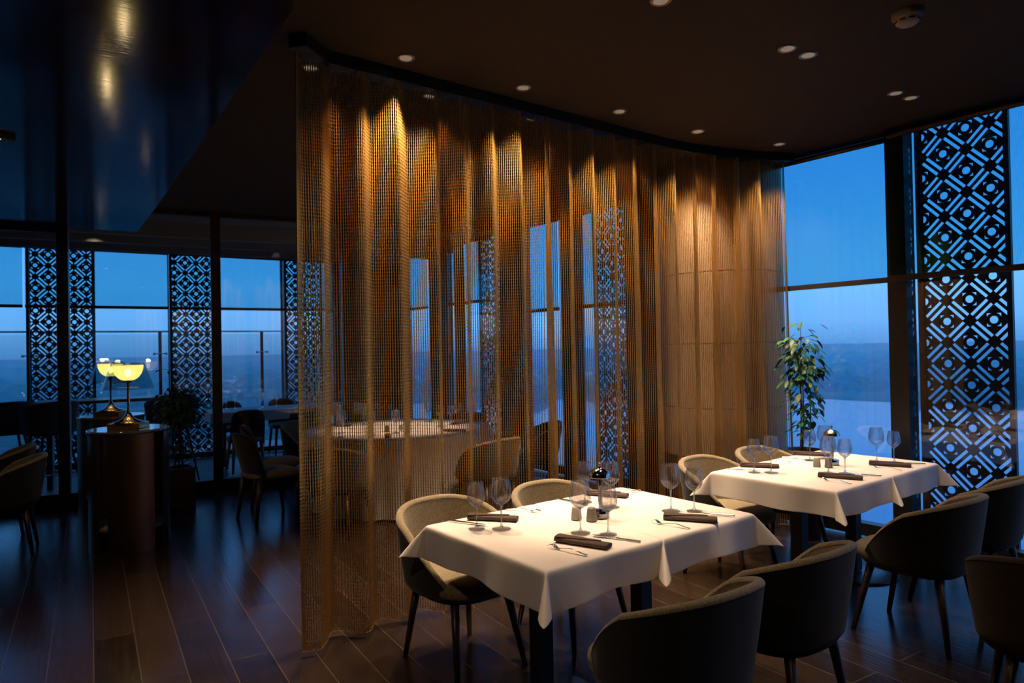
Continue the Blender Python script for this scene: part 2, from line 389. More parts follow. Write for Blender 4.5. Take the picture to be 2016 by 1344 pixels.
# lower lacquered ceiling to the left, matte plaster ceiling over the tables
GE = [(.80, YB), (.97, 2.61), (1.22, 7.0), (1.29, part_y(1.29))]
GZ = 2.97
struct('ceiling', slab([(.75, YB), (WX+.05, YB), (WX+.05, part_y(WX)), (.9, part_y(.9)), (.9, 2.6)], CEIL, CEIL+.2), MATTE)
struct('ceiling_lacquered', slab([(XL, YB)]+GE+[(XL, part_y(XL))], GZ, GZ+.26), LACQ)
struct('ceiling_back_room', slab([(XL, part_y(XL)), (WX+.05, part_y(WX)), (WX+.05, fac_y(WX)), (XL, fac_y(XL))], 3.2, 3.4),
       pm('back_room_ceiling', (.32, .36, .45), .7))
struct('wall_back', MB().box(((XL+WX)/2, YB-.1, 1.6), (WX-XL, .2, 3.6)), DARKWALL)
struct('wall_left', MB().box((XL-.1, 2.0, 1.6), (.2, 20.6, 3.6)), DARKWALL)
# header and ceiling beams of the back room
hb = MB()
for k in range(3):
    yy = 9.3+k*.75
    hb.box((1.0, yy-.1, 3.11), (9.0, .12, .18), -.15)
struct('trim_1', hb, pm('beam_grey', (.30, .31, .36), .6))

_win = [0]
def window_y(y0, y1, x=WX, zt=3.22, sill=.10):
    """glazed bay in the right-hand wall, frame as part"""
    _win[0] += 1
    o = struct('window_%d' % _win[0], MB().box((0, 0, 0), (.02, y1-y0-.02, zt-sill)), GLASSP, loc=(x, (y0+y1)/2, (zt+sill)/2))
    f = MB(); cy = 0; H = zt-sill
    f.box((0, 0, -H/2-.03), (.10, y1-y0, .10)); f.box((0, 0, H/2-.005), (.08, y1-y0, .03))
    f.obj('window_frame', FRAME, o)
    return o
def post(x, y, wx, wy, z1=CEIL, rz=0, n=[1]):
    n[0] += 1
    return struct('trim_%d' % n[0], MB().box((0, 0, z1/2), (wx, wy, z1)), FRAME, loc=(x, y, 0), rz=rz)
# right-hand wall, from the near side towards the corner
POSTS = [(-4.4, .12), (-2.0, .15), (.2, .15), (2.395, .138), (3.57, .10), (5.0, .5), (6.2, .24), (7.35, .5), (9.28, .46), (10.75, .70)]
for y, wd in POSTS: post(WX, y, .16, wd)
for i in range(len(POSTS)-1):
    a, b = POSTS[i][0]+POSTS[i][1]/2, POSTS[i+1][0]-POSTS[i+1][1]/2
    window_y(a, b)
# facade of the back room
ANG = -math.atan(.1)
def window_x(x0, x1, fy, ang, zt, name=None, mat=GLASSP, sill=.06, fr=.05):
    _win[0] += 1
    xm = (x0+x1)/2; L = (x1-x0)/math.cos(ang)
    o = struct('window_%d' % _win[0], MB().box((0, 0, 0), (L-.02, .02, zt-sill)), mat, loc=(xm, fy(xm), (zt+sill)/2), rz=ang)
    f = MB(); H = zt-sill
    f.box((0, 0, -H/2-.02), (L, .09, .08)); f.box((0, 0, H/2-fr/2), (L, .08, fr))
    f.obj('window_frame', FRAME, o)
    return o
FP = [-4.9, -3.2, -1.5, .385, 2.16, 3.85, 4.66]
for x in FP: post(x, fac_y(x), .035, .10, 3.2, ANG)
struct('wall_facade_end', MB().box((0, 0, 1.6), (1.02, .2, 3.2)), DARKWALL, loc=(5.17, fac_y(5.17), 0), rz=ANG)
for a, b in zip(FP[:-1], FP[1:]): window_x(a+.02, b-.02, fac_y, ANG, 3.2)
# glass partition
PANG = -math.atan(.2)
PP = [-4.6, -2.7, -1.0, .60, 2.07, 3.55, 5.05]
for x in PP: post(x, part_y(x), .105, .12, GZ if x < 1.2 else CEIL, PANG)
for a, b in zip(PP[:-1], PP[1:]): window_x(a+.05, b-.05, part_y, PANG, GZ-.005 if b < 1 else CEIL-.005, mat=GLASSI, sill=.12)
struct('baseboard_partition', MB().box((0, 0, .05), (10.6, .16, .10)), FRAME, loc=(.4, part_y(.4), 0), rz=PANG)

# ------------------------------------------------------------------ cut metal screens outside the glass
def screen(cx, cy, half, rz, label, xo=0, zoff=0, z0=-.15, z1=3.35, border=.042):
    o = MB().box((0, 0, (z0+z1)/2-zoff), (2*(half+border), .006, z1-z0)).obj('patterned_screen', SCREEN, None, (cx, cy, zoff), rz)
    o.color = (half, .5+xo, 0, 1)
    fr = MB()
    for s_ in (-1, 1): fr.box((s_*(half+border-.008), .012, (z0+z1)/2-zoff), (.016, .04, z1-z0))
    fr.obj('screen_frame', FRAME, o)
    return tag(o, label, 'screen', 'cut metal screens outside the windows')
screen(5.82, 2.023, .27, PI/2, 'cut metal screen beyond the right-hand window behind the nearest tables', -.033, 1.249)
screen(5.82, 5.68, .25, PI/2, 'cut metal screen seen through the chain curtain just left of the round column')
screen(5.82, 8.08, .30, PI/2, 'cut metal screen seen through the middle of the chain curtain')
screen(5.82, -1.0, .275, PI/2, 'cut metal screen beyond the right-hand wall, out of the picture beside the camera')
for x, hw, xo, zc, lb in ((.79, .372, 0, 2.90, 'cut metal screen behind the leftmost black glass partition post'), (2.505, .31, -.255, 2.87, 'cut metal screen between the lit lamps and the chain curtain'),
              (4.195, .31, -.265, 2.89, 'cut metal screen straddling the left edge of the chain curtain'), (-2.4, .372, 0, 2.9, 'cut metal screen out of the picture to the left')):
    screen(x, fac_y(x)+.18, hw, ANG, lb, xo, zc)
# ------------------------------------------------------------------ roller shades with dark hem bars
def shade(cx, cy, L, zb, rz, label, zt=3.2):
    o = MB().box((0, 0, (zt-zb)/2), (L, .0015, zt-zb)).obj('roller_shade', SHADE, None, (cx, cy, zb), rz)
    MB().box((0, 0, 0), (L, .022, .042)).obj('hem_bar', BARM, o)
    MB().tube([(-L/2, 0, zt-zb-.03), (L/2, 0, zt-zb-.03)], .022, 12).obj('roller', BARM, o)
    return tag(o, label, 'roller shade', 'screen fabric roller shades')
shade(5.60, 2.985, 1.07, 2.07, PI/2, 'half-lowered roller shade over the clear window right of the chain curtain')
shade(5.50, 1.55, 1.72, 2.07, PI/2, 'half-lowered roller shade in front of the cut metal screen at the right')
shade(5.56, 5.52, 1.2, 2.07, PI/2, 'roller shade behind the curtain, next to the round column')
shade(5.56, 6.95, 1.2, 2.07, PI/2, 'roller shade behind the middle of the chain curtain')
shade(5.56, 8.40, 1.2, 2.28, PI/2, 'roller shade just beyond the glass partition on the right-hand wall')
shade(5.56, 9.96, .86, 2.28, PI/2, 'roller shade nearest the far right corner, behind the chain curtain')
for (a, b), lb in (((-1.42, .33), 'roller shade at the far left edge of the picture in the back room'), ((.35, 2.12), 'back room roller shade behind the leftmost partition post'),
              ((2.14, 3.82), 'back room roller shade behind the second partition post'), ((3.84, 4.60), 'back room roller shade at the left edge of the chain curtain')):
    shade((a+b)/2, fac_y((a+b)/2)-.12, (b-a), 2.30, ANG, lb, 3.15)
# ------------------------------------------------------------------ glass wind screen outside
wr = empty('glass_balustrade', (2.0, 13.0, 0), ANG, 'glass balustrade with steel posts and handrail on the terrace outside the back room', 'balustrade')
MB().tube([(-6, 0, 2.0), (4.5, 0, 2.0)], .016, 8).obj('handrail', STEEL, wr)
for x in (-3.6, -1.55, .28, 1.95, 3.7):
    po = MB().box((x, 0, .95), (.05, .03, 2.1)).obj('post', FRAME, wr)
    c_ = MB().tube([(x-.09, -.03, 1.62), (x+.09, -.03, 1.62)], .010, 8); c_.tube([(x-.11, -.03, 1.62), (x-.07, -.03, 1.62)], .022, 8); c_.tube([(x+.07, -.03, 1.62), (x+.11, -.03, 1.62)], .022, 8)
    c_.obj('clamp', STEEL, po)
MB().box((-.7, .02, 1.0), (10, .012, 1.9)).obj('pane', GLASSP, wr)
struct('terrace_floor', slab([(XL, fac_y(XL)), (6.2, fac_y(6.2)), (6.2, 13.0), (XL, 13.8)], -.25, -.06), DECK)

# ------------------------------------------------------------------ round clad column
cx, cy, cr_ = 5.56, 3.99, .56
cl = MB()
edges = [.57, 1.02, 1.60, 2.24, 3.24]
col = struct('round_column', MB().lathe([(cr_-.012, 0), (cr_-.012, CEIL)], 72), CLADD, loc=(cx, cy, 0))
tag(col, 'round column clad in pale bronze panels behind the far end of the chain curtain', 'column')
if 'kind' in col: del col['kind']
cp = MB()
for a, b in ((.575, 1.018), (1.022, 1.598), (1.602, 2.238), (2.242, 3.238)):
    cp.lathe([(cr_-.01, a), (cr_, a+.002), None, (cr_, b-.002), None, (cr_-.01, b)], 72)
cp.obj('cladding', CLAD, col)

# ------------------------------------------------------------------ chain curtain
def curtain_line(s):
    """track in plan, s in metres from the free end"""
    x = 1.27+s
    y = 3.60-.32*max(0, (x-4.2)/1.3)**2
    if s < .12: y -= (.12-s)*1.2
    return x, y
N = 1400
ss = np.linspace(0, 4.26, N)
rng = np.random.RandomState(3)
per = .224
ph = 2*PI*ss/per + .7*np.interp(ss, np.linspace(0, 4.26, 14), rng.randn(14)*.6)
amp0 = np.interp(ss, np.linspace(0, 4.26, 20), .052+.012*rng.randn(20))
base = np.array([curtain_line(s) for s in ss])
zs_n = 318; ztop = 3.165; zbot = .035
zlev = np.linspace(ztop, zbot, zs_n)
off = amp0*np.sin(ph)
fx = base[:, 0]+0*off; fy = base[:, 1]+off
arc = np.concatenate([[0], np.cumsum(np.hypot(np.diff(fx), np.diff(fy)))])
nst = int(arc[-1]/.0130)
sa = np.linspace(0, arc[-1], nst)
us = np.interp(sa, arc, np.arange(N))
def samp(a): return np.interp(us, np.arange(N), a)
bx_, by_, ph_, am_ = samp(base[:, 0]), samp(base[:, 1]), samp(ph), samp(amp0)
jit = rng.rand(nst)*.5
V = np.empty((nst, zs_n, 2, 4, 3), np.float32)
r_big, r_sm = .0054, .0022
half = (zlev[0]-zlev[1])/2
drift = np.interp(ss, np.linspace(0, 4.26, 16), rng.randn(16)*.5); dr_ = samp(drift)
for i in range(zs_n):
    h = (ztop-zlev[i])/3.1
    p = ph_+dr_*h*1.1
    a_ = am_*(1+.45*h)
    X = bx_+0*a_; Y = by_+a_*np.sin(p)
    zz = zlev[i]+0*X
    ang = jit+(i % 2)*PI/4; kb = 1.0 if i % 2 else .74
    for j, (r, dz) in enumerate(((r_sm, 0), (r_big*kb, -half))):
        for k in range(4):
            t_ = ang+k*PI/2
            V[:, i, j, k, 0] = X+r*np.cos(t_); V[:, i, j, k, 1] = Y+r*np.sin(t_); V[:, i, j, k, 2] = zz+dz
rings = zs_n*2
idx = np.arange(nst*rings*4).reshape(nst, rings, 4)
A = idx[:, :-1, :]; B = idx[:, 1:, :]
F = np.stack([A, np.roll(A, -1, 2), np.roll(B, -1, 2), B], -1).reshape(-1, 4)
me = bpy.data.meshes.new('chain_curtain')
me.vertices.add(nst*rings*4); me.vertices.foreach_set('co', V.reshape(-1))
me.loops.add(F.size); me.loops.foreach_set('vertex_index', F.reshape(-1).astype(np.int32))
me.polygons.add(len(F)); me.polygons.foreach_set('loop_start', (np.arange(len(F))*4).astype(np.int32))
me.update(calc_edges=True)
me.materials.append(GOLD)
ch = bpy.data.objects.new('chain_curtain', me); COL.objects.link(ch)
tag(ch, 'tall rippled curtain of gold metal chains hanging from a black ceiling track', 'curtain', kind='stuff')
tr_ = MB()
tp = [curtain_line(s) for s in np.linspace(0, 4.3, 24)]
for (x0, y0), (x1, y1) in zip(tp[:-1], tp[1:]):
    L = math.hypot(x1-x0, y1-y0); tr_.box(((x0+x1)/2, (y0+y1)/2, 3.204), (L+.01, .10, .07), math.atan2(y1-y0, x1-x0))
tag(tr_.obj('curtain_track', TABLEM), 'black ceiling track carrying the gold chain curtain', 'curtain track')

# ================================================================== ceiling fittings
def make_downlight():
    t = empty('downlight'); t['category'] = 'downlight'
    MB().lathe([(.036, -.004), (.047, -.008), (.052, -.003), (.052, 0)], 32).obj('trim_ring', RIM, t)
    MB().lathe([(0, -.0015), (.036, -.004)], 32).obj('lens', LENS, t)
    return t
dl = make_downlight()
fr_lab = ['round downlight in front of the chain curtain, nearest its free left end', 'round downlight in front of the curtain, second from its free left end',
          'round downlight in front of the curtain, the middle one of five', 'round downlight in front of the curtain, second from the window wall', 'round downlight in front of the curtain, nearest the window wall']
bk_lab = ['round downlight seen through the top of the curtain at its free left end', 'round downlight seen through the curtain top, second from the free left end',
          'round downlight seen through the curtain top, middle of five', 'round downlight seen through the curtain top, second from the column', 'round downlight behind the curtain, right beside the round column']
for (x, y), lb in zip(FRONT_DL, fr_lab): place(dl, (x, y, CEIL), 0, lb, 'downlights in front of the curtain')
for (x, y), lb in zip(BACK_DL, bk_lab): place(dl, (x, y, CEIL), 0, lb, 'downlights behind the curtain')
for (x, y), lb in zip(PAIR_DL, ['left downlight of the twin pair below the smoke detector', 'right downlight of the twin pair below the smoke detector',
                                'left downlight of the twin pair nearest the window wall', 'right downlight of the twin pair nearest the window wall']):
    place(dl, (x, y, CEIL), 0, lb, 'twin downlights over the tables')
place(dl, EXTRA_DL[0]+(CEIL,), 0, 'round downlight cut by the top edge of the picture, above the near table')
place(dl, (-.35, 1.7, GZ), 0, 'unseen round downlight added in the lacquered ceiling left of the camera', 'unseen downlights beside the camera')
for (x, y) in EXTRA_DL[1:]: place(dl, (x, y, CEIL), 0, 'unseen round downlight in the dark ceiling above and beside the camera', 'unseen downlights beside the camera')  # unseen fittings, most of them housing the added fill beams
sd = empty('smoke_detector', (3.68, 1.5, CEIL), 0, 'cream domed smoke detector on the dark ceiling', 'smoke detector')
MB().lathe([(.070, 0), (.071, -.022), (.064, -.03), None, (.062, -.031), (.052, -.052), (.040, -.062), (0, -.064)], 36).obj('housing', PLAST, sd)
sl = MB()
for k in range(8):
    a = 2*PI*k/8; sl.box((.0555*math.cos(a), .0555*math.sin(a), -.047), (.004, .028, .006), a)
sl.obj('vent_slot', FRAME, sd)
ls = empty('ceiling_spotlight', (.05, 5.25, GZ), .3, 'small lit rectangular spotlight under the lacquered ceiling at the left edge', 'ceiling light')
MB().box((0, 0, -.015), (.14, .05, .03), bev=.004).obj('housing', FRAME, ls)
MB().box((-.03, 0, -.031), (.05, .03, .003)).obj('lens', pm('lit_lens', (1, .9, .8), .4, emit=(1, .85, .7), estr=1.6), ls)

# ================================================================== tub chairs
def make_chair(fabric_in, fabric_out):
    t = empty('tub_chair'); t['category'] = 'chair'
    n = 44; TH = math.radians(134)
    def topz(a):                                  # a = 0 at the middle of the back
        k = abs(a)/TH
        if k < .64: return .79-.085*(k/.64)**2.1
        return .705-.25*((k-.64)/.36)**1.0
    def plan(a, h):                               # h 0 bottom .. 1 top
        w_ = .262+.048*h; b_ = .225+.065*h; f_ = .298
        x = w_*math.sin(a); c = -math.cos(a)
        ex = .86
        x = w_*math.copysign(abs(math.sin(a))**ex, math.sin(a))
        y = (b_ if c < 0 else f_)*math.copysign(abs(c)**ex, c)
        return x, y
    outer = []; inner = []; rimP = []
    zb = .385; th = .036
    for i in range(n+1):
        a = -TH+2*TH*i/n; zt = topz(a)
        co = []; ci = []
        for j in range(11):
            h = j/10; z = zb+(zt-.018-zb)*h; hh = (z-zb)/.41
            x, y = plan(a, hh**.8)
            if j == 0: x *= .93; y *= .93
            co.append((x, y-.01, z))
            k = 1-th/math.hypot(x, y)
            ci.append((x*k, y*k-.01, z))
        outer.append(co); inner.append(ci)
        (xo, yo, z), (xi, yi, _) = co[-1], ci[-1]
        r = []
        for q in range(7):
            u = q/6*PI; cx_, cy_ = (xo+xi)/2, (yo+yi)/2; dx, dy = (xo-xi)/2, (yo-yi)/2
            r.append((cx_+dx*math.cos(u)*1.08, cy_+dy*math.cos(u)*1.08, z+.018*math.sin(u)))
        rimP.append(r)
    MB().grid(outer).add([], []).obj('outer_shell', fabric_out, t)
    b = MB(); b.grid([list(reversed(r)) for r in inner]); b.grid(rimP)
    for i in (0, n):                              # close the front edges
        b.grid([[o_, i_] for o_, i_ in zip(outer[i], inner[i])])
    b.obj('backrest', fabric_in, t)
    # seat cushion: rounded slab
    s = MB(); rows = []
    for rr, z in ((.0, .485), (.5, .483), (.8, .476), (.93, .466), (.985, .45), (1.0, .43), (.985, .41), (.93, .398), (0, .395)):
        row = []
        for k in range(40):
            a = 2*PI*k/40; ca, sa_ = math.cos(a), math.sin(a)
            x = .248*math.copysign(abs(ca)**.75, ca)*rr; y = (.325 if sa_ > 0 else .215)*math.copysign(abs(sa_)**.75, sa_)*rr+.0
            row.append((x, y, z))
        rows.append(row)
    s.grid(rows, wrap=True); s.obj('seat', fabric_in, t)
    u = MB(); rows = []
    for rr, z in ((0, .365), (.9, .368), (1, .39), (1.0, .405)):
        rows.append([(.238*rr*math.copysign(abs(math.cos(2*PI*k/40))**.75, math.cos(2*PI*k/40)), .250*rr*math.copysign(abs(math.sin(2*PI*k/40))**.75, math.sin(2*PI*k/40))+.03, z) for k in range(40)])
    u.grid(rows, wrap=True); u.obj('seat_base', fabric_out, t)
    for sx_, sy_ in ((-1, 1), (1, 1), (-1, -1), (1, -1)):
        yt, yf = (.19, .275) if sy_ > 0 else (-.15, -.205)
        MB().tube([(sx_*.155, yt, .385), (sx_*.205, yf, .0)], [.022, .0125], 12).obj('leg', WOODL, t)
    return t
ch_p = make_chair(TWEED, TWEED_SHADED)
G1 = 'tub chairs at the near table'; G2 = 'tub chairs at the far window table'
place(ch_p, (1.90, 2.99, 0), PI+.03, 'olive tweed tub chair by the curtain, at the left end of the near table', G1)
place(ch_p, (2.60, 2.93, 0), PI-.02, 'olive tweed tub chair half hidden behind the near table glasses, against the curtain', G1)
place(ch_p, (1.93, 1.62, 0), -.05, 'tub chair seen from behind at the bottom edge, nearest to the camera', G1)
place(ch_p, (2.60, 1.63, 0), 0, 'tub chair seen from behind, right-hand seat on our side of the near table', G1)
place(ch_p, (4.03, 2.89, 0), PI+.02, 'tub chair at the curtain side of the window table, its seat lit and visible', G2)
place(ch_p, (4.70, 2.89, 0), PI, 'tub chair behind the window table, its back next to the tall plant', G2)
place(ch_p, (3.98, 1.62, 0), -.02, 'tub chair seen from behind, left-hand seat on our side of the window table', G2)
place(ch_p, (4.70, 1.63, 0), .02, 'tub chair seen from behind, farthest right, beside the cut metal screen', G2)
BROWNF = tweed_mat('brown_tweed', (.07, .043, .028), (.20, .135, .09))
place(make_chair(BROWNF, BROWNF), (3.28, .85, 0), -1.2, 'brown tub chair cut off by the lower right corner of the picture', 'tub chairs out at the edges')
place(ch_p, (.06, 6.95, 0), 1.45, 'dark tub chair cut off at the left edge, the nearer of two', 'tub chairs at the left edge')
place(ch_p, (.02, 7.85, 0), 1.45, 'dark tub chair cut off at the left edge, the farther of two by the glass', 'tub chairs at the left edge')

# round table chairs
rx, ry = ROUND
def face(px, py): return math.atan2(ry-py, rx-px)-PI/2
for (px, py), lb in (((2.40, 5.72), 'tub chair seen through the curtain, left of the round table cloth on our side'),
                     ((3.64, 5.20), 'tub chair seen through the curtain, right of the round table cloth on our side'),
                     ((4.70, 5.80), 'tub chair seen through the curtain at the right of the round table'),
                     ((2.92, 7.80), 'tub chair behind the left edge of the curtain, near the glass partition'),
                     ((4.65, 7.2), 'tub chair on the window side of the round table, seen through the curtain')):
    place(ch_p, (px, py, 0), face(px, py), lb, 'tub chairs around the round table')
# dining chair with open sides standing left of the curtain
def make_side_chair():
    t = empty('side_chair'); t['category'] = 'chair'
    rows = []
    for j in range(13):
        h = j/12; z = .40+.45*h
        row = []
        for i in range(15):
            a = -1+2*i/14
            x = a*(.22-.03*h**3); y = -.20-.13*h+.07*a*a
            zz = z-(.05*a**4 if h > .9 else 0)
            row.append((x, y, zz))
        rows.append(row)
    o = MB().grid(rows).obj('backrest', TWEED_SHADED, t); md = solid_off(o, .045); 
    sb = o.modifiers.new('smooth', 'SUBSURF'); sb.levels = 1; sb.render_levels = 1
    s = MB(); rr_ = []
    for rr, z in ((.0, .482), (.8, .478), (.95, .465), (1.0, .44), (.96, .412), (0, .405)):
        rr_.append([(.235*rr*math.copysign(abs(math.cos(2*PI*k/32))**.7, math.cos(2*PI*k/32)), .25*rr*math.copysign(abs(math.sin(2*PI*k/32))**.7, math.sin(2*PI*k/32)), z) for k in range(32)])
    s.grid(rr_, wrap=True); s.obj('seat', TWEED, t)
    for sx_, sy_ in ((-1, 1), (1, 1), (-1, -1), (1, -1)):
        MB().tube([(sx_*.17, sy_*.18, .41), (sx_*.20, sy_*.235, 0)], [.026, .015], 10).obj('leg', WOODL, t)
    return t
sc_p = make_side_chair()
place(sc_p, (2.12, 6.70, 0), -PI/2+.15, 'dark chair in side view between the mirrored drum tables and the curtain', 'open sided chairs by the round table')

# ================================================================== tables and cloths
def make_table():
    t = empty('pedestal_table'); t['category'] = 'table'
    MB().box((0, 0, .735), (.62, .80, .03), bev=.005).obj('tabletop', TABLEM, t)
    MB().box((0, 0, .37), (.075, .075, .70)).obj('column', TABLEM, t)
    MB().lathe([(0, .016), (.262, .014), (.272, .009), (.272, 0), (0, 0)], 48).obj('base_plate', pm('base_steel', (.02, .02, .022), .3), t)
    return t
tb_p = make_table()
T1X0, T1X1, TY0, TY1 = 1.62, 2.94, 1.95, 2.83
T2X0, T2X1, SY0, SY1 = 3.71, 5.05, 1.94, 2.77
place(tb_p, (1.95, 2.39, 0), 0, 'black pedestal table under the left half of the near white tablecloths', 'pedestal tables')
place(tb_p, (2.61, 2.39, 0), 0, 'black pedestal table under the right half of the near white tablecloths', 'pedestal tables')
place(tb_p, (4.04, 2.355, 0), 0, 'black pedestal table under the left half of the window table cloths', 'pedestal tables')
place(tb_p, (4.72, 2.355, 0), 0, 'black pedestal table under the right half of the window table cloths, its round foot showing', 'pedestal tables')

def make_cloth(x0, x1, y0, y1, left, right, seed, label):
    """square cloth laid over a table top; sides hang, corners fold out"""
    rs = random.Random(seed); zt = .762; R = .012; d = .150
    cx_, cy_ = (x0+x1)/2, (y0+y1)/2; hx, hy = (x1-x0)/2, (y1-y0)/2
    def axis(h, lo, hi, n_in, n_out):
        a = []
        if lo: a += [-(h+d*(1-k/n_out)) for k in range(n_out)]
        a += [-h+2*h*k/n_in for k in range(n_in+1)]
        if hi: a += [h+d*(k+1)/n_out for k in range(n_out)]
        return a
    us_ = axis(hx, left, right, 26, 10); vs_ = axis(hy, True, True, 30, 10)
    w1, w2, w3 = rs.random()*6, rs.random()*6, rs.random()*6
    P = []
    for v in vs_:
        row = []
        for u in us_:
            ou = max(0, abs(u)-hx); ov = max(0, abs(v)-hy); su = 1 if u > 0 else -1; sv = 1 if v > 0 else -1
            bu = max(-hx, min(hx, u)); bv = max(-hy, min(hy, v)); z = zt; x, y = bu, bv
            if ou == 0 and ov == 0:
                z += .0012*math.sin(9*u+w1)*math.sin(7*v+w2)
            elif ou > 0 and ov > 0:
                ph_ = math.atan2(ov, ou); r = math.hypot(ou, ov)
                r = r if r < d*1.30 else d*1.30+(r-d*1.30)*.45
                k = math.sin(2*ph_)**1.0
                out_ = r*(.66*k+.02)
                dirx = su*math.cos(PI/4+(ph_-PI/4)*.8); diry = sv*math.sin(PI/4+(ph_-PI/4)*.8)
                x += dirx*out_; y += diry*out_; z -= math.sqrt(max(0, r*r-(.62*k*r)**2))
            else:
                o_ = ou+ov; t_ = (v if ou > 0 else u)*7
                hgt = o_*(1+.05*math.sin(t_*1.3+w3))
                fl = .08*o_+o_*.10*math.sin(t_*1.9+w1)*math.sin(t_*.7+w2)
                z -= hgt
                if ou > 0: x += su*(fl+.004)
                else: y += sv*(fl+.004)
            # soften the table edge
            row.append((cx_+x, cy_+y, z))
        P.append(row)
    o = MB().grid(P).obj('tablecloth', LINEN)
    md = o.modifiers.new('thickness', 'SOLIDIFY'); md.thickness = .0018; md.offset = 1
    sb = o.modifiers.new('soft', 'SUBSURF'); sb.levels = 1; sb.render_levels = 2
    return tag(o, label, 'tablecloth', 'white square tablecloths')
make_cloth(T1X0, 2.265, TY0, TY1, True, False, 1, 'white tablecloth on the left half of the near table, its corner hanging towards the camera')
make_cloth(2.272, T1X1, TY0, TY1, True, True, 5, 'white tablecloth on the right half of the near table, corner folded out at the seam')
make_cloth(T2X0, 4.372, SY0, SY1, True, False, 3, 'white tablecloth on the left half of the window table')
make_cloth(4.380, T2X1, SY0, SY1, True, True, 8, 'white tablecloth on the right half of the window table, nearest the glass')
TOP = .7665
# ------------------------------------------------------------------ wine glasses
def make_glass(H, rb):
    t = empty('wine_glass'); t['category'] = 'wine glass'
    zb = H*.46
    prof = []
    for k in range(19):
        q = k/18; z = zb+(H-zb)*q
        r = rb*(math.sin(min(1, q/.42)*PI/2)**.62 if q < .42 else 1-.27*((q-.42)/.58)**1.7)
        prof.append((max(.004, r), z))
    bo = MB().lathe([(.0035, zb-.004)]+prof+[(r-.0011, z) for r, z in reversed(prof) if r > .006]+[(0, prof[0][1]+.004)], 40); bo.obj('bowl', BOWL, t)
    MB().lathe([(rb*(1-.27)+.0009*math.cos(u*PI/3), H+.0009*math.sin(u*PI/3)) for u in range(7)], 36).obj('rim', CRYS, t)
    MB().lathe([(.0, zb+.004), (.009, zb+.003), (.0055, zb-.008), (.0038, zb-.03), (.0036, .03), (.006, .012), (.013, .006), (rb*.88, .0022), (rb*.90, .001), (rb*.88, 0), (0, 0)], 32).obj('stem', STEMG, t)
    return t
gb = make_glass(.232, .049); gs = make_glass(.212, .0425)
g1 = [(1.754, 2.601, 0, 'small wine glass left of a big one, by the olive chair at the near table'),
      (1.839, 2.525, 1, 'big wine glass standing before the brown napkin on the left of the near table'),
      (2.062, 2.238, 1, 'big wine glass standing between the front napkin and the salt cellar of the near table'),
      (2.136, 2.14, 0, 'small wine glass just in front of the chrome lamp foot on the near table'),
      (2.495, 2.668, 0, 'small wine glass behind the chrome dome lamp of the near table, left one'),
      (2.514, 2.495, 1, 'big wine glass behind the chrome dome lamp of the near table, right one'),
      (2.672, 2.237, 1, 'big wine glass of the pair at the right end of the near table'),
      (2.756, 2.161, 0, 'small wine glass of the pair at the right end of the near table')]
g2 = [(3.869, 2.556, 0, 'small wine glass of the leftmost pair on the window table'), (3.946, 2.484, 1, 'big wine glass of the leftmost pair on the window table'),
      (4.549, 2.561, 0, 'small wine glass in front of the plant on the window table'), (4.691, 2.53, 1, 'big wine glass directly behind the chrome lamp on the window table'),
      (4.184, 2.235, 1, 'big wine glass in front of the chrome lamp on the window table'), (4.248, 2.161, 0, 'small wine glass right of the chrome lamp on the window table, in front'),
      (4.816, 2.23, 1, 'big wine glass of the pair before the open lake view'), (4.867, 2.138, 0, 'small wine glass next to the black window post')]
for l, g in ((g1, 'wine glasses on the near table'), (g2, 'wine glasses on the window table')):
    for x, y, big, lb in l: place(gb if big else gs, (x, y, TOP), 0, lb, g)
# ------------------------------------------------------------------ salt, pepper, dome lamps
def shaker(mat, x, y, rz, label, holes):
    t = empty('salt_cellar' if holes == 1 else 'pepper_pot', (x, y, TOP), rz, label, 'shaker')
    b = MB(); rows = []
    for w_, z in ((.0, 0), (.0205, 0), (.0225, .003), (.0185, .052), (.0165, .060), (.013, .064), (0, .065)):
        rows.append([(w_*math.copysign(abs(math.cos(2*PI*k/28))**.55, math.cos(2*PI*k/28)), w_*math.copysign(abs(math.sin(2*PI*k/28))**.55, math.sin(2*PI*k/28)), z) for k in range(28)])
    b.grid(rows, wrap=True); b.obj('body', mat, t)
    h = MB()
    for k in range(holes): h.lathe([(0, .0658), (.0013, .0655)], 8, c=((k-(holes-1)/2)*.006, 0, 0))
    h.obj('pour_hole', FRAME, t)
shaker(CERW, 2.21, 2.425, .2, 'white tapered salt cellar on the near table', 1)
shaker(CERG, 2.243, 2.355, .2, 'grey tapered pepper pot beside the chrome lamp on the near table', 3)
shaker(CERW, 4.347, 2.40, .2, 'white tapered salt cellar on the window table', 1)
shaker(CERG, 4.375, 2.335, .2, 'grey tapered pepper pot on the window table', 3)
def make_dome_lamp():
    t = empty('dome_table_lamp'); t['category'] = 'table lamp'
    MB().lathe([(0, 0), (.040, 0), (.042, .003), (.042, .030), (.040, .034), None, (.030, .036), (0, .036)], 40).obj('base', CHROME, t)
    MB().lathe([(.010, .034), (.010, .205)], 24).obj('pole', CHROME, t)
    sh = MB(); pr = [(.052*math.cos(u)*1.0, .195+.046*math.sin(u)) for u in [k*PI/2/12 for k in range(12)]]
    sh.lathe([(.050, .196), (.0525, .193)]+pr+[(.006, .2415), (.006, .248), (.009, .252), (.008, .259), (0, .261)], 48)
    sh.obj('dome_shade', CHROME, t)
    MB().lathe([(0, .199), (.050, .196)], 40).obj('diffuser', pm('unlit_diffuser', (.5, .47, .42), .5), t)
    return t
dlp = make_dome_lamp()
place(dlp, (2.327, 2.38, TOP), 0, 'chrome mushroom-shaped lamp in the middle of the near table', 'chrome dome lamps')
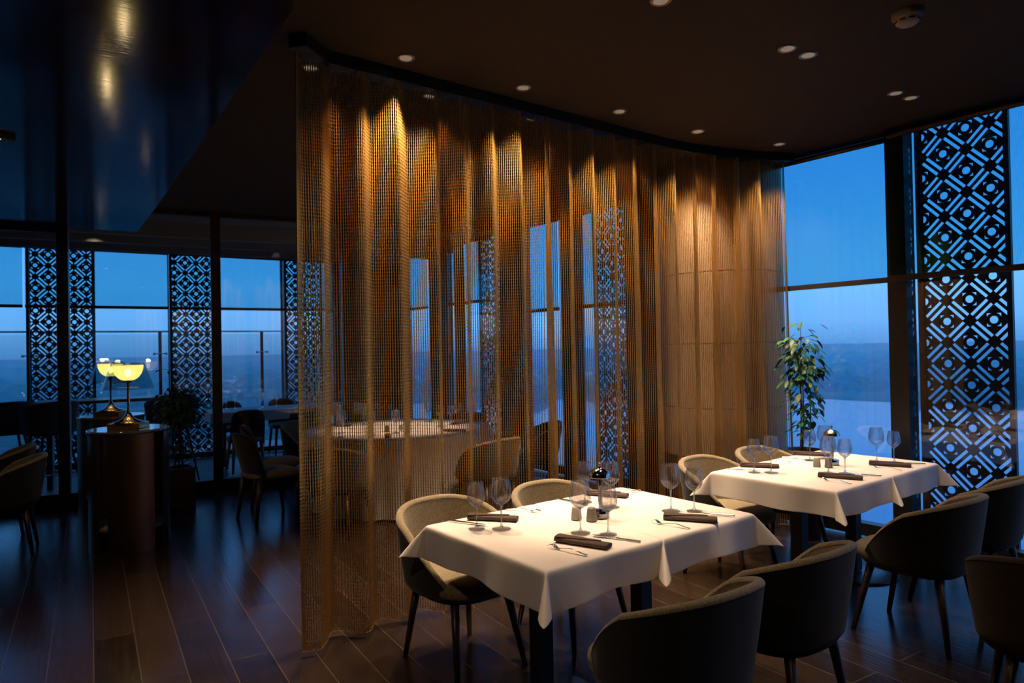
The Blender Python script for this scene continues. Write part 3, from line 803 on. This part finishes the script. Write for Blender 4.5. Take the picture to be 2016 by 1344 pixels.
place(dlp, (4.49, 2.37, TOP), 0, 'chrome mushroom-shaped lamp in the middle of the window table', 'chrome dome lamps')
# ------------------------------------------------------------------ napkins
def make_napkin():
    t = MB(); L, W = .245, .058; rows = []
    for i in range(25):
        u = -1+2*i/24; tw = .006*u
        row = []
        for k in range(24):
            a = 2*PI*k/24; ca, sa_ = math.cos(a), math.sin(a)
            ww = W/2*(1+.03*math.sin(3*u)); hh = .0105*(1 if 0 < i < 24 else .92)
            row.append((ww*math.copysign(abs(ca)**.55, ca)+tw, L/2*u, .0108+hh*math.copysign(abs(sa_)**.7, sa_)))
        rows.append(row)
    t.grid(rows, wrap=True)
    t.f += [tuple(reversed(range(24))), tuple(range(24*24, 25*24))]; t.sm += [False, False]
    o = t.obj('napkin', NAPK); o['category'] = 'napkin'
    # loose folded corner lying on the roll
    fl = []
    for i in range(11):
        u = i/10; fl.append([(-.034+.058*j/6*(1-u*.85)+.02*u, -.12+.20*u, .0225+.0035*math.sin(j/6*PI)*(1-u*.4)+.0008) for j in range(7)])
    c = MB().grid(fl).obj('folded_corner', NAPK, o); solid_off(c, .0016)
    return o
nk = make_napkin()
def put_nap(x0, y0, x1, y1, label, group):
    a = math.atan2(y1-y0, x1-x0)-PI/2
    place(nk, ((x0+x1)/2, (y0+y1)/2, TOP), a, label, group)
N1 = 'napkins on the near table'; N2 = 'napkins on the window table'
put_nap(1.83, 2.77, 1.98, 2.60, 'rolled brown napkin behind the leftmost pair of wine glasses on the near table', N1)
put_nap(1.90, 2.21, 1.99, 1.99, 'rolled brown napkin at the front edge of the near table, largest in view', N1)
put_nap(2.53, 2.15, 2.66, 1.97, 'rolled brown napkin at the right end of the near table, in front of two glasses', N1)
put_nap(2.63, 2.80, 2.74, 2.60, 'rolled brown napkin behind the lamp on the far side of the near table', N1)
put_nap(4.00, 2.74, 4.14, 2.56, 'rolled brown napkin at the left end of the window table', N2)
put_nap(4.03, 2.21, 4.12, 2.00, 'rolled brown napkin at the front edge of the window table', N2)
put_nap(4.675, 2.20, 4.76, 2.00, 'rolled brown napkin at the right end of the window table', N2)
put_nap(4.70, 2.76, 4.81, 2.57, 'rolled brown napkin on the far side of the window table, near the plant', N2)
# ------------------------------------------------------------------ cutlery
def make_fork():
    b = MB(); n = 26; L = .195
    def zc(t_): return .0035+.010*math.sin(PI*min(1, t_/.78))**2*(1 if t_ < .78 else 0)+(.0 if t_ < .78 else .012*math.sin((t_-.78)/.22*PI))
    rows = []
    for i in range(n):
        t_ = i/(n-1)*.80
        wd = .0058-.0030*min(1, t_/.5)+(.009*max(0, (t_-.66)/.14)**1.3 if t_ > .66 else 0)
        z = zc(t_); y = t_*L
        rows.append([(-wd, y, z), (-wd*.6, y, z+.0012), (wd*.6, y, z+.0012), (wd, y, z), (wd*.6, y, z-.0012), (-wd*.6, y, z-.0012)])
    b.grid(rows, wrap=True)
    o = b.obj('fork', STEEL); o['category'] = 'fork'
    tn = MB()
    for k in range(4):
        x = (k-1.5)*.0056
        tn.tube([(x, .80*L, zc(.80)), (x, .87*L, zc(.87)), (x, .94*L, zc(.94)), (x*.95, L, zc(1.0)+.003)], [.0017, .0015, .0013, .0008], 6)
    tn.obj('tines', STEEL, o)
    return o
def make_knife():
    b = MB(); L = .22; rows = []
    for i in range(24):
        t_ = i/23; y = t_*L
        if t_ < .52: wd = .0052; h = .0034
        else: wd = .0052+.0045*math.sin(min(1, (t_-.52)/.3)*PI/2)-(.008*max(0, (t_-.86)/.14)**2); h = .0009
        z = .0045
        rows.append([(-wd, y, z), (-wd*.6, y, z+h), (wd*.6, y, z+h), (wd, y, z), (wd*.6, y, z-h), (-wd*.6, y, z-h)])
    b.grid(rows, wrap=True)
    o = b.obj('knife', STEEL); o['category'] = 'knife'
    return o
fk = make_fork(); kn = make_knife()
def put_cut(p, x0, y0, x1, y1, label, group):          # from handle end towards tip
    place(p, (x0, y0, TOP), math.atan2(y1-y0, x1-x0)-PI/2, label, group)
C1 = 'cutlery on the near table'; C2 = 'cutlery on the window table'
put_cut(fk, 1.850, 1.975, 1.815, 2.17, 'fork lying left of the front napkin on the near table', C1)
put_cut(kn, 2.148, 1.965, 2.07, 2.17, 'knife lying by the feet of the two front wine glasses on the near table', C1)
put_cut(fk, 2.468, 1.962, 2.430, 2.16, 'fork left of the napkin at the right end of the near table', C1)
put_cut(kn, 2.810, 1.967, 2.70, 2.15, 'knife beyond the napkin at the right end of the near table', C1)
put_cut(kn, 1.730, 2.815, 1.82, 2.61, 'knife at the left edge of the near table beside the napkin', C1)
put_cut(fk, 2.080, 2.815, 2.17, 2.64, 'fork at the back of the near table in front of the second olive chair', C1)
put_cut(kn, 2.43, 2.815, 2.455, 2.60, 'knife half hidden by glasses at the back of the near table', C1)
put_cut(fk, 2.86, 2.815, 2.88, 2.62, 'fork at the far back corner of the near table', C1)
put_cut(kn, 3.835, 2.745, 3.93, 2.55, 'knife at the left edge of the window table', C2)
put_cut(fk, 4.26, 2.755, 4.33, 2.58, 'fork at the back of the window table, left half', C2)
put_cut(fk, 3.935, 1.965, 3.94, 2.165, 'fork left of the front napkin on the window table', C2)
put_cut(kn, 4.300, 1.965, 4.24, 2.12, 'knife right of the front napkin on the window table', C2)
put_cut(fk, 4.580, 1.965, 4.56, 2.165, 'fork left of the napkin at the right end of the window table', C2)
put_cut(kn, 4.925, 1.965, 4.84, 2.13, 'knife at the right edge of the window table', C2)
put_cut(kn, 4.52, 2.755, 4.57, 2.55, 'knife at the back of the window table, by the small glass', C2)

# ================================================================== round table behind the curtain
t = empty('round_table', (rx, ry, 0), 0, 'large round table under a floor-length white cloth, seen through the chain curtain', 'table')
MB().lathe([(0, .755), (1.0, .755), (1.0, .725), (0, .725)], 64, smooth=False).obj('tabletop', TABLEM, t)
MB().lathe([(.06, 0), (.06, .725)], 20).obj('column', TABLEM, t)
rows = []
for j in range(22):
    row = []
    for k in range(160):
        a = 2*PI*k/160
        if j < 4: r = [0.001, .5, .97, 1.0][j]; z = .762 if j < 3 else .759
        else:
            h = (j-3)/18; wv = .035*h**.8*math.sin(a*15+1.3*math.sin(a*3)); r = 1.012+wv+.01*h-.05*h; z = .759-.735*h
        row.append((r*math.cos(a), r*math.sin(a), z))
    rows.append(row)
o = MB().grid(rows, wrap=True).obj('tablecloth', LINEN, None, (rx, ry, 0))
tag(o, 'round floor-length white tablecloth on the table behind the chain curtain', 'tablecloth')
TB = .765
def rp(r, a): return rx+r*math.cos(a), ry+r*math.sin(a)
rt_g = [(.80, 200, 'wine glass at the left edge of the round table behind the curtain'), (.62, 178, 'wine glass inside the left edge of the round table'),
        (.55, 215, 'wine glass at the left front of the round table'), (.45, 240, 'wine glass near the shakers at the front of the round table'),
        (.62, 100, 'wine glass at the back of the round table'), (.45, 330, 'wine glass in the middle right of the round table'), (.60, 345, 'wine glass towards the right of the round table'),
        (.66, 30, 'wine glass at the far right of the round table'), (.82, 5, 'wine glass at the right edge of the round table'), (.80, 325, 'wine glass at the right front of the round table')]
for i, (r, a, lb) in enumerate(rt_g):
    x, y = rp(r, math.radians(a)); place(gb if i % 2 else gs, (x, y, TB), 0, lb, 'wine glasses on the round table')
x, y = rp(.35, math.radians(225)); 
def shaker_at(mat, x, y, label, holes):
    global TOP
    k = TOP; TOP = TB; shaker(mat, x, y, .3, label, holes); TOP = k
shaker_at(CERG, x, y, 'grey pepper pot on the round table behind the curtain', 3)
x, y = rp(.25, math.radians(250)); shaker_at(CERW, x, y, 'white salt cellar on the round table behind the curtain', 1)
for r, a, lb in ((.74, 235, 'brown napkin at the left front rim of the round table'), (.76, 290, 'brown napkin at the right front rim of the round table'), (.74, 350, 'brown napkin at the right rim of the round table'), (.74, 120, 'brown napkin at the back rim of the round table')):
    x, y = rp(r, math.radians(a)); place(nk, (x, y, TB), math.radians(a)+.2+PI/2, lb, 'napkins on the round table')

# ================================================================== drum tables with lamps
def make_drum():
    t = empty('drum_table'); t['category'] = 'side table'
    R_, H = .31, .98
    MB().lathe([(0, H), (R_-.004, H), None, (R_, H-.003), (R_, H-.028), (0, H-.028)], 64).obj('tabletop', DRUMTOP, t)
    MB().lathe([(0, .20), (R_-.02, .20), None, (R_-.02, .19), (R_-.02, .165), (0, .165)], 64, smooth=True).obj('lower_shelf', pm('shelf_beige', (.42, .30, .22), .5), t)
    for a0, a1 in ((232, 298), (318, 340), (20, 62), (110, 150), (190, 216)):
        rows = []
        n_ = max(3, int((a1-a0)/4))
        for (r, z) in ((R_-.016, 0), (R_-.001, 0), (R_-.001, H-.028), (R_-.016, H-.028), (R_-.016, 0)):
            rows.append([(r*math.cos(math.radians(a0+(a1-a0)*k/n_)), r*math.sin(math.radians(a0+(a1-a0)*k/n_)), z) for k in range(n_+1)])
        b = MB()
        for i in range(4): b.grid([rows[i], rows[i+1]], smooth=True)
        for e_ in (0, n_): b.add([rows[0][e_], rows[1][e_], rows[2][e_], rows[3][e_]], [(0, 1, 2, 3)], False)
        b.obj('curved_panel', SATIN, t)
    return t
dr = make_drum()
place(dr, (.905, 6.56, 0), .0, 'bronze drum-shaped side table with a lit lamp, the nearer of two', 'drum side tables')
place(dr, (.965, 8.15, 0), .0, 'bronze drum-shaped side table with a lit lamp, farther back against the glass', 'drum side tables')
def make_lamp():
    t = empty('glass_shade_lamp'); t['category'] = 'table lamp'
    MB().box((0, 0, .0225), (.26, .20, .045), bev=.004).obj('plinth', BRASS, t)
    MB().lathe([(0, .045), (.125, .047), (.120, .053), (.075, .065), (.035, .095), (.018, .130), (.011, .17)], 40).obj('base', CHROME, t)
    MB().lathe([(.011, .165), (.010, .375), (.016, .385), (.030, .395), (.03, .405)], 20).obj('stem', CHROME, t)
    bw = [(.020+.097*math.sin(k/12*PI/2)**.8, .40+.130*(1-math.cos(k/12*PI/2))**.85) for k in range(13)]
    ob = MB().lathe([(0, .40)]+bw, 40).obj('opal_bowl', OPAL, t)
    MB().lathe([(0, .43), (.018, .44), (.026, .465), (.018, .49), (0, .497)], 20).obj('bulb', BULB, ob)
    MB().lathe([(.1985, .334), (.2005, .332), (.1985, .330), (.1965, .332), (.1985, .334)], 48).obj('lower_rim', CHROME, t)
    cs = MB().lathe([(.125, .545), (.198, .335), (.199, .330)], 48).obj('clear_shade', SHADEG, t)
    MB().lathe([(.123, .545), (.126, .548), (.127, .544)], 48).obj('shade_rim', CHROME, cs)
    return t
lp = make_lamp()
for (x, y), lb in (((.905, 6.56), 'lit lamp with opal bowl and clear glass shade on the nearer drum table'), ((.965, 8.15), 'lit lamp with opal bowl and clear glass shade on the farther drum table')):
    place(lp, (x, y, .98), -.55, lb, 'lamps with clear glass shades')
    l = bpy.data.lights.new('lamp_bulb_light', 'POINT'); l.energy = 1.3; l.color = (1, .72, .36); l.shadow_soft_size = .03
    lo = bpy.data.objects.new('lamp_bulb_light', l); COL.objects.link(lo); lo.location = (x, y, 1.515)

# ================================================================== plants
def plant(name, loc, pot_d, pot_h, stems, n_leaf, zone, leafmat, label, leaf_l=.07, seed=1, round_pot=False):
    rs = random.Random(seed)
    t = empty(name, loc, 0, label, 'plant')
    p = MB()
    if round_pot:
        p.lathe([(0, 0), (pot_d*.38, 0), (pot_d*.5, pot_h), (pot_d*.5-.015, pot_h), (pot_d*.48-.015, pot_h-.04)], 32)
    else:
        p.box((0, 0, pot_h*.47), (pot_d, pot_d, pot_h*.94), bev=.006)
        for s_ in (-1, 1):
            p.box((s_*(pot_d/2-.0105), 0, pot_h*.97), (.02, pot_d-.002, pot_h*.06)); p.box((0, s_*(pot_d/2-.0105), pot_h*.97), (pot_d-.044, .02, pot_h*.06))
    p.obj('pot', POT, t)
    MB().lathe([(0, pot_h*.955), (pot_d*.44, pot_h*.95)], 20).obj('soil', SOIL, t)
    lf = MB(); st = MB()
    tips = []
    for (dx, dy, h, bend) in stems:
        pts = []
        for k in range(9):
            q = k/8; pts.append((dx+bend*q*q+.012*math.sin(q*9+dx*30), dy+.4*bend*q*q+.012*math.cos(q*7), pot_h*.95+(h-pot_h*.95)*q))
        st.tube(pts, [.009*(1-.7*k/8) for k in range(9)], 6); tips.append(pts)
    for i in range(n_leaf):
        pts = rs.choice(tips); z0, z1, spread = zone(rs.random())
        z = rs.uniform(z0, z1)
        q = min(1, max(0, (z-pts[0][2])/(pts[-1][2]-pts[0][2]))); k = int(q*7.999); f = q*8-k
        b0 = Vector(pts[k]).lerp(Vector(pts[min(8, k+1)]), f)
        a = rs.uniform(0, 2*PI); d = Vector((math.cos(a), math.sin(a), rs.uniform(-.1, .45))).normalized()
        l = spread*rs.random()**.6; c = b0+d*l
        if l > .04 and rs.random() < .35: st.tube([tuple(b0), tuple(b0.lerp(c, .5)+Vector((0, 0, .01))), tuple(c)], .0018, 4, cap=False)
        a2 = a+rs.uniform(-.7, .7); dv = Vector((math.cos(a2), math.sin(a2), -rs.uniform(.15, 1.3))).normalized()
        sd_ = dv.cross(Vector((0, 0, 1))).normalized(); nn = sd_.cross(dv).normalized()
        L = leaf_l*rs.uniform(.7, 1.2); W = L*.24; vs = [c]
        for u, ww in ((.25, .8), (.5, 1.0), (.78, .62)):
            m_ = c+dv*L*u-nn*.12*L*u*u
            vs += [m_-sd_*W*ww+nn*.10*W, m_-nn*.03*L, m_+sd_*W*ww+nn*.10*W]
        vs.append(c+dv*L-nn*.16*L)
        lf.add([tuple(v) for v in vs], [(0, 1, 2), (0, 2, 3), (1, 4, 5, 2), (2, 5, 6, 3), (4, 7, 8, 5), (5, 8, 9, 6), (7, 10, 8), (8, 10, 9)], True)
    st.obj('stems', BARK, t); lf.obj('foliage', leafmat, t)
    return t
plant('potted_ficus', (5.27, 3.02, 0), .30, .72, [(0, 0, 1.74, .02), (.02, .03, 1.60, -.03), (-.02, .0, 1.45, .05), (.03, -.04, 1.36, .12)], 300,
      lambda u: (1.22, 1.72, .16) if u < .72 else (.84, 1.2, .09), LEAF, 'tall leafy potted ficus standing before the window between curtain and window table', .085, 4, True)
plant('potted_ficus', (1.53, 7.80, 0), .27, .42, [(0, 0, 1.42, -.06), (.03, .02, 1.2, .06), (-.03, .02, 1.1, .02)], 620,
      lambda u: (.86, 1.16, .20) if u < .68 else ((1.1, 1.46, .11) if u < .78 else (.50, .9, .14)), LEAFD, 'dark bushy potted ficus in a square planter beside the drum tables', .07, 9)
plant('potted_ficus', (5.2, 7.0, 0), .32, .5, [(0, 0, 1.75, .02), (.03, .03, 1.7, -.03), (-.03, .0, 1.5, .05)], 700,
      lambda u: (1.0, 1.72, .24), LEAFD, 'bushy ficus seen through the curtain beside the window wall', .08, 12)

# ================================================================== back room furniture
def make_stool():
    t = empty('bar_stool'); t['category'] = 'bar stool'
    rows = []
    for j in range(7):
        h = j/6; rows.append([((.25+.03*h)*math.sin(a), -(.22+.04*h)*math.cos(a), .74+(.36-.10*abs(a/1.9)**2)*h) for a in [-1.9+3.8*i/20 for i in range(21)]])
    o = MB().grid(rows).obj('backrest', BLUEF, t); solid_off(o, .03)
    s = MB(); rr_ = []
    for rr, z in ((0, .78), (.9, .775), (1, .75), (.95, .72), (0, .715)):
        rr_.append([(.235*rr*math.cos(2*PI*k/28), .225*rr*math.sin(2*PI*k/28), z) for k in range(28)])
    s.grid(rr_, wrap=True).obj('seat', BLUEF, t)
    for sx_, sy_ in ((-1, 1), (1, 1), (-1, -1), (1, -1)): MB().tube([(sx_*.13, sy_*.13, .73), (sx_*.24, sy_*.23, 0)], [.016, .011], 8).obj('leg', FRAME, t)
    q = .195; MB().tube([(-q, -q+.01, .28), (q, -q+.01, .28), (q, q-.01, .28), (-q, q-.01, .28), (-q, -q+.01, .28)], .007, 6).obj('footrest', STEEL, t)
    return t
bs = make_stool()
place(bs, (.50, 9.35, 0), .4, 'dark bar stool behind the glass, left of the leftmost partition post', 'bar stools in the back room')
place(bs, (1.72, 9.15, 0), 2.6, 'dark bar stool behind the glass, right behind the bushy ficus', 'bar stools in the back room')
place(bs, (.12, 9.75, 0), .2, 'dark bar stool behind the glass at the left edge', 'bar stools in the back room')
ht = empty('high_table', (1.15, 10.1, 0), ANG, 'high narrow table behind the glass among the bar stools', 'table')
MB().box((0, 0, 1.03), (1.5, .6, .04), bev=.004).obj('tabletop', TABLEM, ht)
for sx_ in (-1, 1): MB().box((sx_*.6, 0, .5), (.06, .5, 1.0)).obj('leg', TABLEM, ht)
lt = empty('long_table', (3.55, 10.35, 0), ANG, 'long table with a white cloth in the back room, behind the glass', 'table')
MB().box((0, 0, .735), (2.2, .8, .03)).obj('tabletop', TABLEM, lt)
for sx_ in (-1, 1):
    for sy_ in (-1, 1): MB().box((sx_*.95, sy_*.32, .36), (.06, .06, .72)).obj('leg', TABLEM, lt)
b = MB(); b.box((0, 0, .765), (2.26, .86, .01)); 
for s_ in (-1, 1): b.box((0, s_*.43, .70), (2.26, .006, .14)); b.box((s_*1.13, 0, .70), (.006, .86, .14))
tag(b.obj('tablecloth', LINEN, None, (3.55, 10.35, 0), ANG), 'white cloth on the long table in the back room', 'tablecloth')
lg = [-.95, -.82, -.7, -.45, -.3, -.1, .1, .3, .55, .75]
for i, x in enumerate(lg):
    place(gs if i % 2 else gb, (3.55+x, 10.35-.1*x+(.16 if i % 3 else -.18), .772), 0, 'wine glass on the white-clothed long table behind the glass partition', 'wine glasses on the long table')
for (x, y, rz), lb in (((2.72, 9.62, ANG), 'slate blue chair behind the glass, near the second partition post'), ((3.45, 9.50, ANG), 'slate blue chair behind the glass, at the left edge of the curtain'),
                       ((2.9, 11.0, PI+ANG), 'dark chair on the far side of the long table, left one'), ((3.7, 10.9, PI+ANG), 'dark chair on the far side of the long table, right one')):
    place(sc_p, (x, y, 0), rz, lb, 'chairs at the long table')
place(sc_p, (2.36, 7.28, 0), -PI/2-.3, 'second dark side-view chair, half hidden by the edge of the chain curtain', 'open sided chairs by the round table')
# beam for the long table
spot('long_table_beam', (3.4, 10.3, 3.15), 40, 70, .7, (3.4, 10.35, .7))
spot('ceiling_spot_beam', (.05, 5.2, GZ-.06), 24, 75, .9, (.75, 6.7, .7))
spot('back_room_fill', (1.0, 9.7, 3.15), 9, 80, .7, (1.0, 10.6, .9))  # added warm fill towards the screens, no fitting modelled

# ================================================================== landscape below the tower
GZ0 = -60
def land_mat():
    m, t, out = nodes('dusk_fields')
    b = t.nodes.new('ShaderNodeBsdfPrincipled'); b.inputs['Roughness'].default_value = 1; b.inputs['Specular IOR Level'].default_value = 0
    tc = t.nodes.new('ShaderNodeTexCoord'); nz = t.nodes.new('ShaderNodeTexNoise'); nz.inputs['Scale'].default_value = .006; nz.inputs['Detail'].default_value = 8
    t.links.new(tc.outputs['Object'], nz.inputs['Vector'])
    cr = t.nodes.new('ShaderNodeValToRGB'); cr.color_ramp.elements[0].position = .42; cr.color_ramp.elements[0].color = (.02, .04, .035, 1)
    cr.color_ramp.elements[1].position = .58; cr.color_ramp.elements[1].color = (.11, .16, .10, 1)
    t.links.new(nz.outputs['Fac'], cr.inputs[0]); t.links.new(cr.outputs[0], b.inputs['Base Color']); t.links.new(b.outputs[0], out.inputs[0])
    return m
LAND = land_mat()
WATER = pm('lake_water', (.10, .28, .42), .06, spec=1.0, bump=.02, scale=.4)  # base lightened: sky reflection at grazing angle put into the colour
struct('ground', slab([(-9000, -9000), (9000, -9000), (9000, 9000), (-9000, 9000)], GZ0-2, GZ0), LAND)
def blob(cx, cy, rx_, ry_, seed, n=90, rot=0):
    rs = random.Random(seed); ph_ = [rs.uniform(0, 6.3) for _ in range(6)]; pts = []
    for k in range(n):
        a = 2*PI*k/n; r = 1+.10*math.sin(3*a+ph_[0])+.06*math.sin(5*a+ph_[1])+.03*math.sin(11*a+ph_[2])+.015*math.sin(23*a+ph_[3])
        x, y = rx_*r*math.cos(a), ry_*r*math.sin(a); pts.append((cx+x*math.cos(rot)-y*math.sin(rot), cy+x*math.sin(rot)+y*math.cos(rot)))
    return pts
LAKE = blob(440, 170, 300, 520, 3)
struct('lake', slab(LAKE, GZ0, GZ0+.4), WATER)
struct('river', slab(blob(520, 1500, 900, 160, 8, rot=-.5), GZ0, GZ0+.4), WATER)
TREEM = pm('dusk_trees', (.018, .045, .028), 1, noise=.4, scale=.05, spec=0)
def inlake(x, y):
    c = False; n = len(LAKE)
    for i in range(n):
        (x0, y0), (x1, y1) = LAKE[i], LAKE[i-1]
        if (y0 > y) != (y1 > y) and x < (x1-x0)*(y-y0)/(y1-y0)+x0: c = not c
    return c
rs = random.Random(5); fb = MB()
def clump(x, y, r, h):
    n = 7; vs = []; fs = []
    for z, k in ((0, .8), (.35, 1), (.75, .75), (1, .25)):
        for i in range(n): a = 2*PI*i/n; q = r*k*rs.uniform(.8, 1.15); vs.append((x+q*math.cos(a), y+q*math.sin(a), GZ0+h*z*rs.uniform(.9, 1.1)))
    for j in range(3):
        for i in range(n): fs.append((j*n+i, j*n+(i+1) % n, (j+1)*n+(i+1) % n, (j+1)*n+i))
    fs.append(tuple(range(3*n, 4*n))); fb.add(vs, fs, True)
for i in range(1500):
    az = rs.uniform(-.1, 1.45); D = 130*math.exp(rs.random()*3.4)
    x, y = D*math.sin(az), D*math.cos(az)
    if inlake(x, y): continue
    big = 1+D/900
    clump(x, y, rs.uniform(4, 10)*big, rs.uniform(5, 11)*(1+D/2500))
tag(fb.obj('distant_trees', TREEM), 'dark tree clumps scattered over the land round the lake', 'trees', kind='stuff')
lb_ = MB()
for i in range(110):
    az = rs.choice([rs.uniform(0, .55), rs.uniform(0, .5), rs.uniform(.9, 1.3)]); D = rs.uniform(250, 1700)
    x, y = D*math.sin(az), D*math.cos(az)
    if inlake(x, y): continue
    r = .0006*D*rs.uniform(.5, 1.1); lb_.lathe([(0, -r), (r, 0), (0, r)], 6, c=(x, y, GZ0+12))
tag(lb_.obj('town_lights', pm('street_light_glow', (1, .9, .7), .5, emit=(1, .85, .6), estr=3.0)), 'tiny lights of the town below the windows', 'town lights', kind='stuff')
bb = MB()
for i in range(130):
    az = rs.uniform(-.05, .5); D = rs.uniform(160, 900); x, y = D*math.sin(az), D*math.cos(az)
    if inlake(x, y): continue
    h = rs.uniform(6, 16); bb.box((x, y, GZ0+h/2), (rs.uniform(10, 26), rs.uniform(10, 22), h), rs.uniform(0, 1.5))
tag(bb.obj('town_buildings', pm('dusk_concrete', (.10, .11, .12), .9)), 'low town buildings far below the back room windows', 'buildings', kind='stuff')
# evening mist lying over the valley
m, t, out = nodes('valley_mist'); vsn = t.nodes.new('ShaderNodeVolumeScatter'); vsn.inputs['Density'].default_value = .0009; vsn.inputs['Color'].default_value = (.45, .92, 1, 1); sc.cycles.volume_bounces = 2
t.links.new(vsn.outputs[0], out.inputs['Volume'])
mist = slab([(-8000, -200), (8000, -200), (8000, 8000), (-8000, 8000)], GZ0+.5, -8).obj('valley_mist', m)
tag(mist, 'thin blue evening mist over the valley and lake', 'mist', kind='stuff')
